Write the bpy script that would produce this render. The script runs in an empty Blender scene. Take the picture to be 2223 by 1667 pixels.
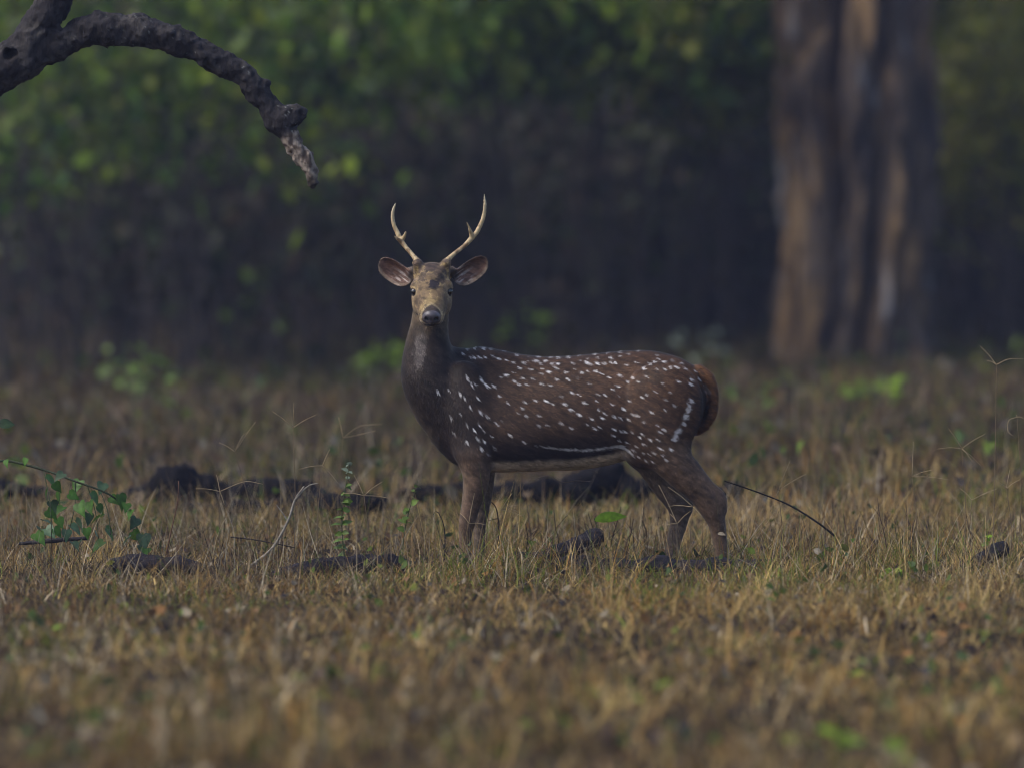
import bpy, math, random
import numpy as np
from mathutils import Vector, Matrix

rng = np.random.default_rng(7)
random.seed(7)
sc = bpy.context.scene
col = sc.collection
R = math.radians

# ------------------------------------------------------------------ camera
CAM_Y, CAM_Z, FPX = -24.0, 1.6, 13440.0          # one metre at the deer = 560 px of the 2223 px wide photo
PITCH = math.atan((833.5 - 332.0) / FPX)
cam = bpy.data.cameras.new('camera')
cam.sensor_width = 36.0
cam.lens = 36.0 * FPX / 2223.0
cam.clip_start, cam.clip_end = 0.5, 3000
cam.dof.use_dof = True
cam.dof.focus_distance = 23.86
cam.dof.aperture_fstop = 1.55
cam.dof.aperture_blades = 9
cam_ob = bpy.data.objects.new('camera', cam)
cam_ob.location = (0, CAM_Y, CAM_Z)
cam_ob.rotation_euler = (math.pi / 2 - PITCH, 0, 0)
col.objects.link(cam_ob)
sc.camera = cam_ob

# ------------------------------------------------------------------ sky, sun, exposure
SUN_DIR = Vector((-0.80, -0.28, 0.95)).normalized()      # towards the sun
world = bpy.data.worlds.new('World')
sc.world = world
world.use_nodes = True
nt = world.node_tree
sky = nt.nodes.new('ShaderNodeTexSky')
sky.sky_type = 'NISHITA'
sky.sun_disc = False
sky.sun_elevation = math.asin(SUN_DIR.z)
sky.sun_rotation = math.atan2(SUN_DIR.x, SUN_DIR.y)
sky.dust_density = 3.0
sky.air_density = 1.0
nt.links.new(sky.outputs[0], nt.nodes['Background'].inputs[0])
nt.nodes['Background'].inputs[1].default_value = 0.12
sun = bpy.data.lights.new('sun', 'SUN')
sun.energy = 1.15
sun.angle = R(16)
sun.color = (1.0, 0.95, 0.87)
sun_ob = bpy.data.objects.new('sun', sun)
sun_ob.rotation_euler = SUN_DIR.to_track_quat('Z', 'Y').to_euler()
sun_ob.location = (0, 0, 30)
col.objects.link(sun_ob)
sc.view_settings.view_transform = 'Standard'
sc.view_settings.look = 'None'
sc.view_settings.gamma = 1.0
sc.view_settings.exposure = 0.68
sc.cycles.use_denoising = True
sc.cycles.filter_width = 1.0
sc.cycles.adaptive_threshold = 0.02
sc.cycles.max_bounces = 4
sc.cycles.diffuse_bounces = 2
sc.cycles.transmission_bounces = 4
sc.cycles.transparent_max_bounces = 4
sc.cycles.volume_bounces = 0
sc.cycles.sample_clamp_indirect = 4.0

# ------------------------------------------------------------------ measuring helpers
_f = np.array((0, math.cos(PITCH), -math.sin(PITCH)))
_u = np.array((0, math.sin(PITCH), math.cos(PITCH)))
_r = np.array((1.0, 0, 0))
def ray(px, py):
    return _f + _r * ((px - 1111.5) / FPX) - _u * ((py - 833.5) / FPX)
def at(px, py, y=0.0):
    d = ray(px, py)
    return np.array((0, CAM_Y, CAM_Z)) + d * ((y - CAM_Y) / d[1])
def onground(px, py):
    d = ray(px, py)
    p = np.array((0, CAM_Y, CAM_Z)) + d * (-CAM_Z / d[2])
    return p

# ------------------------------------------------------------------ numpy noise
def _hash(ix, iy, iz, seed):
    h = (ix.astype(np.int64) * 374761393 + iy.astype(np.int64) * 668265263 + iz.astype(np.int64) * 2147483647 + seed * 974711)
    h = (h ^ (h >> 13)) * 1274126177
    h = h ^ (h >> 16)
    return (h & 0xFFFF).astype(np.float64) / 65535.0
def vnoise(P, scale=1.0, seed=0):
    P = np.asarray(P, float) * scale
    i = np.floor(P).astype(np.int64)
    f = P - i
    f = f * f * (3 - 2 * f)
    out = 0
    for dx in (0, 1):
        wx = f[..., 0] if dx else 1 - f[..., 0]
        for dy in (0, 1):
            wy = f[..., 1] if dy else 1 - f[..., 1]
            for dz in (0, 1):
                wz = f[..., 2] if dz else 1 - f[..., 2]
                out = out + wx * wy * wz * _hash(i[..., 0] + dx, i[..., 1] + dy, i[..., 2] + dz, seed)
    return out
def fbm(P, scale=1.0, seed=0, oct=3):
    s, a, t = 0, 1.0, 0
    for o in range(oct):
        s = s + a * vnoise(P, scale * 2 ** o, seed + o * 17)
        t += a; a *= 0.5
    return s / t
def sstep(a, b, x):
    t = np.clip((x - a) / (b - a), 0, 1)
    return t * t * (3 - 2 * t)

# ------------------------------------------------------------------ ground height
def gz(x, y):
    x = np.asarray(x, float); y = np.asarray(y, float)
    P = np.stack([x, y, np.zeros_like(x)], -1)
    amp = 0.09 * sstep(1.5, 6, np.abs(y)) + 0.02
    rise = 14.0 * sstep(70, 130, y)
    return (vnoise(P, 0.35, 3) - 0.5) * amp + (vnoise(P, 1.7, 5) - 0.5) * 0.025 + rise

# ------------------------------------------------------------------ mesh helpers
def mesh_np(name, V, F, colr=None, smooth=True):
    V = np.asarray(V, np.float32); F = np.asarray(F, np.int32)
    me = bpy.data.meshes.new(name)
    k = F.shape[1]
    me.vertices.add(len(V)); me.vertices.foreach_set('co', V.ravel())
    me.loops.add(F.size); me.loops.foreach_set('vertex_index', F.ravel())
    me.polygons.add(len(F)); me.polygons.foreach_set('loop_start', np.arange(0, F.size, k, dtype=np.int32))
    me.update(calc_edges=True)
    me.polygons.foreach_set('use_smooth', np.full(len(F), smooth))
    if colr is not None:
        a = me.attributes.new('Col', 'FLOAT_COLOR', 'POINT')
        c = np.ones((len(V), 4), np.float32); c[:, :3] = colr
        a.data.foreach_set('color', c.ravel())
    return me
def link(name, me, mat=None, parent=None):
    o = bpy.data.objects.new(name, me)
    if mat is not None and not len(me.materials):
        me.materials.append(mat)
    col.objects.link(o)
    o.parent = parent
    return o
def tag(o, label=None, cat=None, group=None, kind=None):
    if label: o['label'] = label
    if cat: o['category'] = cat
    if group: o['group'] = group
    if kind: o['kind'] = kind
    return o
def empty(name, loc, label, cat, group=None):
    o = bpy.data.objects.new(name, None)
    o.location = loc
    o.empty_display_size = 0.1
    col.objects.link(o)
    return tag(o, label, cat, group)

class MB:
    """collects triangle/quad strips; everything is stored as quads (triangles repeat no vertex: kept apart)"""
    def __init__(s): s.V = []; s.Q = []; s.C = []; s.n = 0
    def add(s, V, Q, C):
        V = np.asarray(V, float); s.V.append(V); s.Q.append(np.asarray(Q, int) + s.n)
        C = np.asarray(C, float)
        s.C.append(np.broadcast_to(C, (len(V), 3)).copy()); s.n += len(V)
    def mesh(s, name, origin=(0, 0, 0), smooth=True):
        V = np.concatenate(s.V) - np.asarray(origin)
        return mesh_np(name, V, np.concatenate(s.Q), np.concatenate(s.C), smooth)

def resample(P, n):
    P = np.asarray(P, float)
    # Catmull-Rom through the points, then n samples
    m = len(P)
    if m < 3:
        t = np.linspace(0, 1, n)[:, None]
        return P[0] * (1 - t) + P[-1] * t
    ext = np.vstack([2 * P[0] - P[1], P, 2 * P[-1] - P[-2]])
    u = np.linspace(0, m - 1 - 1e-9, n)
    i = np.floor(u).astype(int); f = (u - i)[:, None]
    p0, p1, p2, p3 = ext[i], ext[i + 1], ext[i + 2], ext[i + 3]
    return 0.5 * (2 * p1 + (p2 - p0) * f + (2 * p0 - 5 * p1 + 4 * p2 - p3) * f ** 2 + (3 * p1 - p0 - 3 * p2 + p3) * f ** 3)
def tube(mb, P, rad, sides, colr, rough=0.0, nscale=20, seed=0, cap=True):
    P = np.asarray(P, float); n = len(P)
    rad = np.broadcast_to(np.asarray(rad, float), (n,))
    T = np.gradient(P, axis=0); T /= np.linalg.norm(T, axis=1, keepdims=True) + 1e-12
    ref = np.array((0.13, 1.0, 0.07)) if abs(T[:, 1]).mean() < 0.8 else np.array((1.0, 0.1, 0.1))
    A = np.cross(T, ref); A /= np.linalg.norm(A, axis=1, keepdims=True) + 1e-12
    B = np.cross(T, A)
    th = np.linspace(0, 2 * np.pi, sides, endpoint=False)
    ring = A[:, None] * np.cos(th)[None, :, None] + B[:, None] * np.sin(th)[None, :, None]
    V = P[:, None] + ring * rad[:, None, None]
    if rough:
        d = (fbm(V, nscale, seed) - 0.5) * 2 * rough
        V = P[:, None] + ring * (rad[:, None] * (1 + d))[..., None]
    V = V.reshape(-1, 3)
    i = np.arange(n - 1)[:, None] * sides; j = np.arange(sides)[None]; j2 = (j + 1) % sides
    Q = np.stack([i + j, i + j2, i + sides + j2, i + sides + j], -1).reshape(-1, 4)
    if cap:
        c0, c1 = len(V), len(V) + 1
        V = np.vstack([V, P[:1], P[-1:]])
        jj = np.arange(0, sides, 2)
        if sides % 2 == 0:
            Q0 = np.stack([np.full_like(jj, c0), (jj + 2) % sides, jj + 1, jj], -1)
            b = (n - 1) * sides
            Q1 = np.stack([np.full_like(jj, c1), b + jj, b + jj + 1, b + (jj + 2) % sides], -1)
            Q = np.vstack([Q, Q0, Q1])
    cc = np.asarray(colr, float)
    if cc.ndim == 2 and len(cc) == n:
        cc = np.repeat(cc, sides, axis=0)
        if cap: cc = np.vstack([cc, cc[:1], cc[-1:]])
    mb.add(V, Q, cc)

# ------------------------------------------------------------------ materials
def new_mat(name):
    m = bpy.data.materials.new(name); m.use_nodes = True
    m.node_tree.nodes.clear()
    return m, m.node_tree
def N(t, kind, **kw):
    n = t.nodes.new(kind)
    for k, v in kw.items(): setattr(n, k, v)
    return n
def mat_leaf(name, trans=0.3, var=0.35, gloss=0.25, rough=0.5, fixed=None):
    """attribute colour (or a fixed colour) with per-object and fine variation, thin translucent sheet"""
    m, t = new_mat(name)
    out = N(t, 'ShaderNodeOutputMaterial')
    if fixed is None:
        a = N(t, 'ShaderNodeAttribute', attribute_name='Col'); base = a.outputs['Color']
    else:
        a = N(t, 'ShaderNodeRGB'); a.outputs[0].default_value = (*fixed, 1); base = a.outputs[0]
    oi = N(t, 'ShaderNodeObjectInfo')
    hs = N(t, 'ShaderNodeHueSaturation')
    mr = N(t, 'ShaderNodeMapRange'); mr.inputs['To Min'].default_value = 1 - var; mr.inputs['To Max'].default_value = 1 + var
    t.links.new(oi.outputs['Random'], mr.inputs['Value'])
    t.links.new(mr.outputs[0], hs.inputs['Value'])
    t.links.new(base, hs.inputs['Color'])
    nz = N(t, 'ShaderNodeTexNoise'); nz.inputs['Scale'].default_value = 60; nz.inputs['Detail'].default_value = 2
    geo = N(t, 'ShaderNodeNewGeometry'); t.links.new(geo.outputs['Position'], nz.inputs['Vector'])
    mr2 = N(t, 'ShaderNodeMapRange'); mr2.inputs['From Min'].default_value = 0.3; mr2.inputs['From Max'].default_value = 0.7
    mr2.inputs['To Min'].default_value = 0.75; mr2.inputs['To Max'].default_value = 1.25
    t.links.new(nz.outputs['Fac'], mr2.inputs['Value'])
    mul = N(t, 'ShaderNodeVectorMath', operation='SCALE')
    t.links.new(hs.outputs[0], mul.inputs[0]); t.links.new(mr2.outputs[0], mul.inputs['Scale'])
    p = N(t, 'ShaderNodeBsdfPrincipled'); p.inputs['Roughness'].default_value = rough
    p.inputs['Specular IOR Level'].default_value = gloss
    t.links.new(mul.outputs[0], p.inputs['Base Color'])
    tr = N(t, 'ShaderNodeBsdfTranslucent'); t.links.new(mul.outputs[0], tr.inputs['Color'])
    mx = N(t, 'ShaderNodeMixShader'); mx.inputs[0].default_value = trans
    t.links.new(p.outputs[0], mx.inputs[1]); t.links.new(tr.outputs[0], mx.inputs[2])
    t.links.new(mx.outputs[0], out.inputs[0])
    return m
def mat_attr(name, rough=0.8, spec=0.3, nscale=40, stretch=(1, 1, 1), amt=0.35, bump=0.0, bscale=None, sheen=0.0):
    m, t = new_mat(name)
    out = N(t, 'ShaderNodeOutputMaterial')
    a = N(t, 'ShaderNodeAttribute', attribute_name='Col')
    tc = N(t, 'ShaderNodeTexCoord'); mp = N(t, 'ShaderNodeMapping'); mp.inputs['Scale'].default_value = stretch
    t.links.new(tc.outputs['Object'], mp.inputs[0])
    nz = N(t, 'ShaderNodeTexNoise'); nz.inputs['Scale'].default_value = nscale; nz.inputs['Detail'].default_value = 5
    nz.inputs['Roughness'].default_value = 0.65
    t.links.new(mp.outputs[0], nz.inputs['Vector'])
    mr = N(t, 'ShaderNodeMapRange'); mr.inputs['From Min'].default_value = 0.3; mr.inputs['From Max'].default_value = 0.7
    mr.inputs['To Min'].default_value = 1 - amt; mr.inputs['To Max'].default_value = 1 + amt
    t.links.new(nz.outputs['Fac'], mr.inputs['Value'])
    mul = N(t, 'ShaderNodeVectorMath', operation='SCALE')
    t.links.new(a.outputs['Color'], mul.inputs[0]); t.links.new(mr.outputs[0], mul.inputs['Scale'])
    p = N(t, 'ShaderNodeBsdfPrincipled'); p.inputs['Roughness'].default_value = rough
    p.inputs['Specular IOR Level'].default_value = spec
    if sheen:
        p.inputs['Sheen Weight'].default_value = sheen; p.inputs['Sheen Roughness'].default_value = 0.4
    t.links.new(mul.outputs[0], p.inputs['Base Color'])
    if bump:
        b = N(t, 'ShaderNodeBump'); b.inputs['Strength'].default_value = bump; b.inputs['Distance'].default_value = 0.02
        t.links.new(nz.outputs['Fac'], b.inputs['Height']); t.links.new(b.outputs[0], p.inputs['Normal'])
    t.links.new(p.outputs[0], out.inputs[0])
    return m
def mat_plain(name, c, rough=0.5, spec=0.5, coat=0.0):
    m, t = new_mat(name)
    out = N(t, 'ShaderNodeOutputMaterial'); p = N(t, 'ShaderNodeBsdfPrincipled')
    nz = N(t, 'ShaderNodeTexNoise'); nz.inputs['Scale'].default_value = 90
    cr = N(t, 'ShaderNodeMix', data_type='RGBA'); t.links.new(nz.outputs['Fac'], cr.inputs[0])
    cr.inputs[6].default_value = (*[v * 0.8 for v in c], 1); cr.inputs[7].default_value = (*[v * 1.2 for v in c], 1)
    t.links.new(cr.outputs[2], p.inputs['Base Color'])
    p.inputs['Roughness'].default_value = rough; p.inputs['Specular IOR Level'].default_value = spec
    p.inputs['Coat Weight'].default_value = coat; p.inputs['Coat Roughness'].default_value = 0.05
    t.links.new(p.outputs[0], out.inputs[0])
    return m

M_GRASS = mat_leaf('dry_grass', trans=0.25, var=0.0, gloss=0.15, rough=0.6)
M_LEAF = mat_leaf('leaf', trans=0.32, var=0.3, gloss=0.3, rough=0.45)
M_FOL = mat_leaf('foliage', trans=0.35, var=0.15, gloss=0.25, rough=0.5)
M_BARK = mat_attr('bark', rough=0.85, spec=0.25, nscale=28, stretch=(1, 1, 0.35), amt=0.45, bump=0.8)
M_TRUNK = mat_attr('fluted_bark', rough=0.9, spec=0.2, nscale=9, stretch=(1, 1, 0.15), amt=0.5, bump=0.9)
M_CHAR = mat_attr('weathered_wood', rough=0.9, spec=0.12, nscale=45, stretch=(0.3, 1, 1), amt=0.5, bump=0.7)
M_FUR = mat_attr('deer_coat', rough=0.62, spec=0.22, nscale=190, stretch=(0.35, 1, 0.8), amt=0.28, bump=0.12, sheen=0.12)
M_HAIR = mat_attr('deer_hair', rough=0.55, spec=0.25, nscale=60, amt=0.2, sheen=0.1)
M_NOSE = mat_attr('nose_skin', rough=0.28, spec=0.6, nscale=260, amt=0.2, bump=0.15)
M_ANTLER = mat_attr('antler_bone', rough=0.5, spec=0.4, nscale=60, stretch=(1, 1, 0.3), amt=0.25, bump=0.25)
M_EYE = mat_plain('eye', (0.006, 0.005, 0.005), rough=0.08, spec=0.7, coat=0.6)

# ground material
m, t = new_mat('leaf_litter_soil'); M_SOIL = m
out = N(t, 'ShaderNodeOutputMaterial'); p = N(t, 'ShaderNodeBsdfPrincipled'); p.inputs['Roughness'].default_value = 0.95
p.inputs['Specular IOR Level'].default_value = 0.1
geo = N(t, 'ShaderNodeNewGeometry')
n1 = N(t, 'ShaderNodeTexNoise'); n1.inputs['Scale'].default_value = 1.3; n1.inputs['Detail'].default_value = 6
n2 = N(t, 'ShaderNodeTexNoise'); n2.inputs['Scale'].default_value = 38; n2.inputs['Detail'].default_value = 5
for n in (n1, n2): t.links.new(geo.outputs['Position'], n.inputs['Vector'])
r1 = N(t, 'ShaderNodeValToRGB')
r1.color_ramp.elements[0].position = 0.35; r1.color_ramp.elements[0].color = (0.030, 0.022, 0.016, 1)
r1.color_ramp.elements[1].position = 0.65; r1.color_ramp.elements[1].color = (0.085, 0.060, 0.036, 1)
r2 = N(t, 'ShaderNodeValToRGB')
r2.color_ramp.elements[0].position = 0.38; r2.color_ramp.elements[0].color = (0.35, 0.33, 0.30, 1)
r2.color_ramp.elements[1].position = 0.66; r2.color_ramp.elements[1].color = (1.45, 1.35, 1.2, 1)
t.links.new(n1.outputs['Fac'], r1.inputs[0]); t.links.new(n2.outputs['Fac'], r2.inputs[0])
mu = N(t, 'ShaderNodeVectorMath', operation='MULTIPLY')
t.links.new(r1.outputs[0], mu.inputs[0]); t.links.new(r2.outputs[0], mu.inputs[1])
t.links.new(mu.outputs[0], p.inputs['Base Color'])
bp = N(t, 'ShaderNodeBump'); bp.inputs['Distance'].default_value = 0.04; bp.inputs['Strength'].default_value = 0.8
t.links.new(n2.outputs['Fac'], bp.inputs['Height']); t.links.new(bp.outputs[0], p.inputs['Normal'])
t.links.new(p.outputs[0], out.inputs[0])

# ------------------------------------------------------------------ ground
xs = np.concatenate([[-260, -150, -90, -55], np.linspace(-32, 32, 129), [55, 90, 150, 260]])
ys = np.concatenate([[-120, -90, -60, -40], np.linspace(-28, 70, 197), np.linspace(74, 140, 20), [180, 240, 320]])
XX, YY = np.meshgrid(xs, ys, indexing='ij')
V = np.stack([XX, YY, gz(XX, YY)], -1).reshape(-1, 3)
ny = len(ys)
I, J = np.meshgrid(np.arange(len(xs) - 1), np.arange(ny - 1), indexing='ij')
b = (I * ny + J).ravel()
g = link('ground', mesh_np('ground', V, np.stack([b, b + ny, b + ny + 1, b + 1], -1)), M_SOIL)
tag(g, 'dry brown forest floor of soil and leaf litter', 'ground', kind='structure')

# ------------------------------------------------------------------ signed distance modelling
class Field:
    def __init__(s, xs, ys, zs):
        s.ax = [np.asarray(a, np.float32) for a in (xs, ys, zs)]
        s.F = np.full([len(a) for a in s.ax], 10.0, np.float32)
    def grid(s, lo, hi):
        sl = []
        for a, l, h in zip(s.ax, lo, hi):
            i0 = max(0, np.searchsorted(a, l) - 1); i1 = min(len(a), np.searchsorted(a, h) + 1)
            sl.append(slice(i0, max(i1, i0 + 1)))
        g = [s.ax[0][sl[0]][:, None, None], s.ax[1][sl[1]][None, :, None], s.ax[2][sl[2]][None, None, :]]
        return tuple(sl), g
    def add(s, prim, k, cut=False):
        fn, lo, hi = prim
        pad = max(k, 0.012) + 0.012
        sl, g = s.grid(np.asarray(lo) - pad, np.asarray(hi) + pad)
        d = fn(*g).astype(np.float32)
        a = s.F[sl]
        if cut:
            h = np.clip(0.5 - 0.5 * (d + a) / k, 0, 1)
            s.F[sl] = a * (1 - h) + (-d) * h + k * h * (1 - h)
        else:
            h = np.clip(0.5 + 0.5 * (d - a) / k, 0, 1)
            s.F[sl] = d * (1 - h) + a * h - k * h * (1 - h)
    def displace(s, fn):
        X = np.argwhere(np.abs(s.F) < 0.03)
        P = np.stack([s.ax[i][X[:, i]] for i in range(3)], -1)
        s.F[tuple(X.T)] += fn(P).astype(np.float32)
    def mesh(s, smooth=2):
        F = s.F; neg = F < 0
        nx, ny, nz = F.shape
        cnt = np.zeros((nx - 1, ny - 1, nz - 1), np.int8)
        for i in (0, 1):
            for j in (0, 1):
                for k in (0, 1):
                    cnt += neg[i:nx - 1 + i, j:ny - 1 + j, k:nz - 1 + k]
        cells = np.argwhere((cnt > 0) & (cnt < 8))
        cid = np.full(cnt.shape, -1, np.int32)
        cid[tuple(cells.T)] = np.arange(len(cells))
        acc = np.zeros((len(cells), 3)); w = np.zeros(len(cells))
        corners = [(i, j, k) for i in (0, 1) for j in (0, 1) for k in (0, 1)]
        for a in corners:
            for b in corners:
                if sum(abs(p - q) for p, q in zip(a, b)) == 1 and a < b:
                    ia, ib = cells + a, cells + b
                    fa = F[tuple(ia.T)]; fb = F[tuple(ib.T)]
                    mk = (fa < 0) != (fb < 0)
                    t = np.where(mk, fa / np.where(mk, fa - fb, 1), 0)
                    pa = np.stack([s.ax[d][ia[:, d]] for d in range(3)], -1)
                    pb = np.stack([s.ax[d][ib[:, d]] for d in range(3)], -1)
                    acc += np.where(mk[:, None], pa + (pb - pa) * t[:, None], 0); w += mk
        V = acc / w[:, None]
        Q = []
        for d in range(3):
            e, f = [(1, 2), (2, 0), (0, 1)][d]
            sa = [slice(None)] * 3; sb = [slice(None)] * 3
            sa[d] = slice(0, -1); sb[d] = slice(1, None)
            ch = neg[tuple(sa)] != neg[tuple(sb)]
            E = np.argwhere(ch)
            E = E[(E[:, e] > 0) & (E[:, f] > 0) & (E[:, e] < F.shape[e] - 1) & (E[:, f] < F.shape[f] - 1)]
            oe = np.zeros(3, int); oe[e] = 1
            of = np.zeros(3, int); of[f] = 1
            q = np.stack([cid[tuple((E - oe - of).T)], cid[tuple((E - of).T)], cid[tuple(E.T)], cid[tuple((E - oe).T)]], -1)
            fl = ~neg[tuple(E.T)]
            q[fl] = q[fl][:, ::-1]
            Q.append(q)
        Q = np.concatenate(Q); Q = Q[(Q >= 0).all(1)]
        ed = np.concatenate([Q[:, [0, 1]], Q[:, [1, 2]], Q[:, [2, 3]], Q[:, [3, 0]]])
        deg = np.bincount(ed[:, 0], minlength=len(V)).astype(float)
        for it in range(smooth):
            S = np.stack([np.bincount(ed[:, 0], weights=V[ed[:, 1], c], minlength=len(V)) for c in range(3)], -1)
            V = np.where(deg[:, None] > 0, V * 0.5 + 0.5 * S / np.maximum(deg, 1)[:, None], V)
        return V, Q
def cone(a, b, r1, r2, sq=(1, 1, 1)):
    a = np.asarray(a, float); b = np.asarray(b, float); ba = b - a; L = max(ba @ ba, 1e-9)
    def fn(x, y, z):
        px, py, pz = x - a[0], y - a[1], z - a[2]
        t = np.clip((px * ba[0] + py * ba[1] + pz * ba[2]) / L, 0, 1)
        dx, dy, dz = (px - t * ba[0]) * sq[0], (py - t * ba[1]) * sq[1], (pz - t * ba[2]) * sq[2]
        return np.sqrt(dx * dx + dy * dy + dz * dz) - (r1 + t * (r2 - r1))
    rm = max(r1, r2) / min(min(sq), 1)
    return fn, np.minimum(a, b) - rm, np.maximum(a, b) + rm
def ellipsoid(c, rad, axes=None):
    c = np.asarray(c, float); rad = np.asarray(rad, float)
    A = np.eye(3) if axes is None else np.asarray(axes, float)        # rows = axes
    def fn(x, y, z):
        p = (x - c[0], y - c[1], z - c[2])
        q = [A[i, 0] * p[0] + A[i, 1] * p[1] + A[i, 2] * p[2] for i in range(3)]
        k0 = np.sqrt(sum((q[i] / rad[i]) ** 2 for i in range(3)))
        k1 = np.sqrt(sum((q[i] / rad[i] ** 2) ** 2 for i in range(3))) + 1e-9
        return k0 * (k0 - 1) / k1
    rm = rad.max()
    return fn, c - rm, c + rm
def at_pts(prim, P):
    return prim[0](P[:, 0], P[:, 1], P[:, 2])
def normals(V, Q):
    n = np.cross(V[Q[:, 2]] - V[Q[:, 0]], V[Q[:, 3]] - V[Q[:, 1]])
    Nn = np.zeros_like(V)
    for c in range(4): 
        for d in range(3): Nn[:, d] += np.bincount(Q[:, c], weights=n[:, d], minlength=len(V))
    return Nn / (np.linalg.norm(Nn, axis=1, keepdims=True) + 1e-12)

# ================================================================== the deer
def D(px, py, y=0.0):
    return np.array(((px - 1111.5) / 560.0, y, (1228.0 - py) / 560.0))
# torso: x, top, bottom (photo pixels), half width in metres, side fullness
TS = np.array([
    (926, 885, 925, .030), (936, 830, 950, .070), (952, 795, 976, .095), (980, 764, 1003, .118), (1010, 758, 1016, .135),
    (1045, 753, 1023, .146), (1090, 761, 1025, .158), (1130, 769, 1024, .170), (1180, 774, 1022, .178), (1230, 773, 1021, .178),
    (1280, 769, 1017, .172), (1330, 764, 1007, .160), (1370, 761, 994, .150), (1405, 761, 985, .145), (1440, 766, 978, .140),
    (1480, 778, 966, .128), (1508, 795, 945, .100), (1523, 817, 912, .070), (1530, 842, 882, .035)])
tsx = (TS[:, 0] - 1111.5) / 560
tst = (1228 - TS[:, 1]) / 560
tsb = (1228 - TS[:, 2]) / 560
def _torso(x, y, z):
    xc = np.clip(x, tsx[0], tsx[-1])
    def ci(a):                       # smooth interpolation of the profile
        u = np.interp(xc, tsx, np.arange(len(tsx)))
        i = np.clip(np.floor(u).astype(int), 0, len(tsx) - 2); f = u - i
        e = np.concatenate([[2 * a[0] - a[1]], a, [2 * a[-1] - a[-2]]])
        p0, p1, p2, p3 = e[i], e[i + 1], e[i + 2], e[i + 3]
        return 0.5 * (2 * p1 + (p2 - p0) * f + (2 * p0 - 5 * p1 + 4 * p2 - p3) * f * f + (3 * p1 - p0 - 3 * p2 + p3) * f ** 3)
    T, B, W = ci(tst), ci(tsb), np.maximum(ci(TS[:, 3]), 0.02)
    h = np.maximum((T - B) / 2, 0.015); c = (T + B) / 2
    tt = np.clip((z - c) / h, -1.3, 1.3)
    Wz = W * (1 - 0.16 * tt - 0.10 * tt * tt)
    q = (np.abs(y / Wz) ** 2.25 + np.abs((z - c) / h) ** 2.25) ** (1 / 2.25)
    d = (q - 1) * np.minimum(h, W)
    return np.maximum(d, -0.2) + np.abs(x - xc) * 1.0
torso = (_torso, (tsx[0] - .02, -.2, .33), (tsx[-1] + .02, .2, .88))

parts = []     # (group, primitive, blend)
parts.append(('torso', torso, .02))
def chain(group, pts, k, sq=(1, 1, 1)):
    A_ = np.array(pts, float); n_ = 2 * len(pts) + 1
    A_ = resample(A_, n_)
    cs = [cone(D(a[0], a[1], a[2]), D(b[0], b[1], b[2]), a[3], b[3], sq) for (a, b) in zip(A_[:-1], A_[1:])]
    def fn(x, y, z):
        d = cs[0][0](x, y, z)
        for c in cs[1:]:
            e = c[0](x, y, z); h = np.clip(.5 + .5 * (e - d) / .008, 0, 1)
            d = e * (1 - h) + d * h - .008 * h * (1 - h)
        return d
    parts.append((group, (fn, np.min([c[1] for c in cs], 0), np.max([c[2] for c in cs], 0)), k))
chain('neck', [(937, 655, -.040, .066), (935, 685, -.045, .068), (932, 712, -.050, .071), (929, 742, -.048, .081), (931, 780, -.042, .100),
               (938, 822, -.030, .117), (962, 868, -.012, .124), (990, 905, 0, .125)], .035)
parts.append(('neck', ellipsoid(D(985, 835, .02), (.085, .075, .12)), .05))
# shoulder and haunch muscle
for sy in (-1, 1):
    parts.append(('torso', ellipsoid(D(1022, 888, sy * .104), (.088, .056, .190), Matrix.Rotation(R(10), 3, 'Y')), .034))
    parts.append(('torso', ellipsoid(D(1024, 962, sy * .102), (.070, .050, .09)), .022))
    parts.append(('torso', ellipsoid(D(1434, 884, sy * .112), (.158, .074, .185), Matrix.Rotation(R(-14), 3, 'Y')), .012))
# legs
chain('leg', [(1030, 985, -.098, .062), (1034, 1035, -.098, .050), (1030, 1065, -.098, .043), (1021, 1100, -.10, .034), (1014, 1132, -.10, .0295),
              (1011, 1150, -.10, .024), (1009, 1182, -.10, .021), (1009, 1202, -.10, .0235), (1004, 1216, -.105, .021)], .03)
chain('leg', [(1040, 990, .09, .058), (1047, 1040, .09, .046), (1046, 1080, .09, .037), (1043, 1118, .09, .029),
              (1041, 1140, .09, .023), (1040, 1180, .09, .021), (1039, 1202, .09, .0235), (1034, 1216, .09, .021)], .03)
chain('leg', [(1425, 925, -.088, .085), (1450, 982, -.100, .080), (1482, 1026, -.105, .063), (1520, 1066, -.105, .050), (1541, 1096, -.105, .046),
              (1554, 1130, -.105, .033), (1561, 1165, -.105, .027), (1566, 1198, -.105, .0275), (1561, 1215, -.108, .023)], .06)
chain('leg', [(1500, 1015, -.105, .030), (1535, 1052, -.105, .020), (1563, 1073, -.105, .017), (1566, 1100, -.105, .018)], .03)
chain('leg', [(1410, 940, .08, .080), (1422, 1005, .085, .066), (1444, 1055, .085, .050), (1474, 1096, .085, .045),
              (1476, 1132, .085, .034), (1467, 1172, .085, .027), (1461, 1198, .085, .026), (1454, 1215, .085, .022)], .06)
chain('leg', [(1470, 1040, .085, .026), (1491, 1082, .085, .02), (1493, 1105, .085, .018)], .03)
# flank fold between belly and stifle
for sy in (-1, 1):
    parts.append(('torso', ellipsoid(D(1392, 985, sy * .10), (.050, .028, .050)), .06))
# hooves, two claws each
for (hx, hy, leg) in ((1001, -.105, 0), (1031, .09, 0), (1557, -.108, 1), (1450, .085, 1)):
    for s in (-1, 1):
        parts.append(('hoof', cone(D(hx + 2, 1216, hy + s * .011), D(hx - 7, 1226, hy + s * .012), .015, .011), .006))
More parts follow.
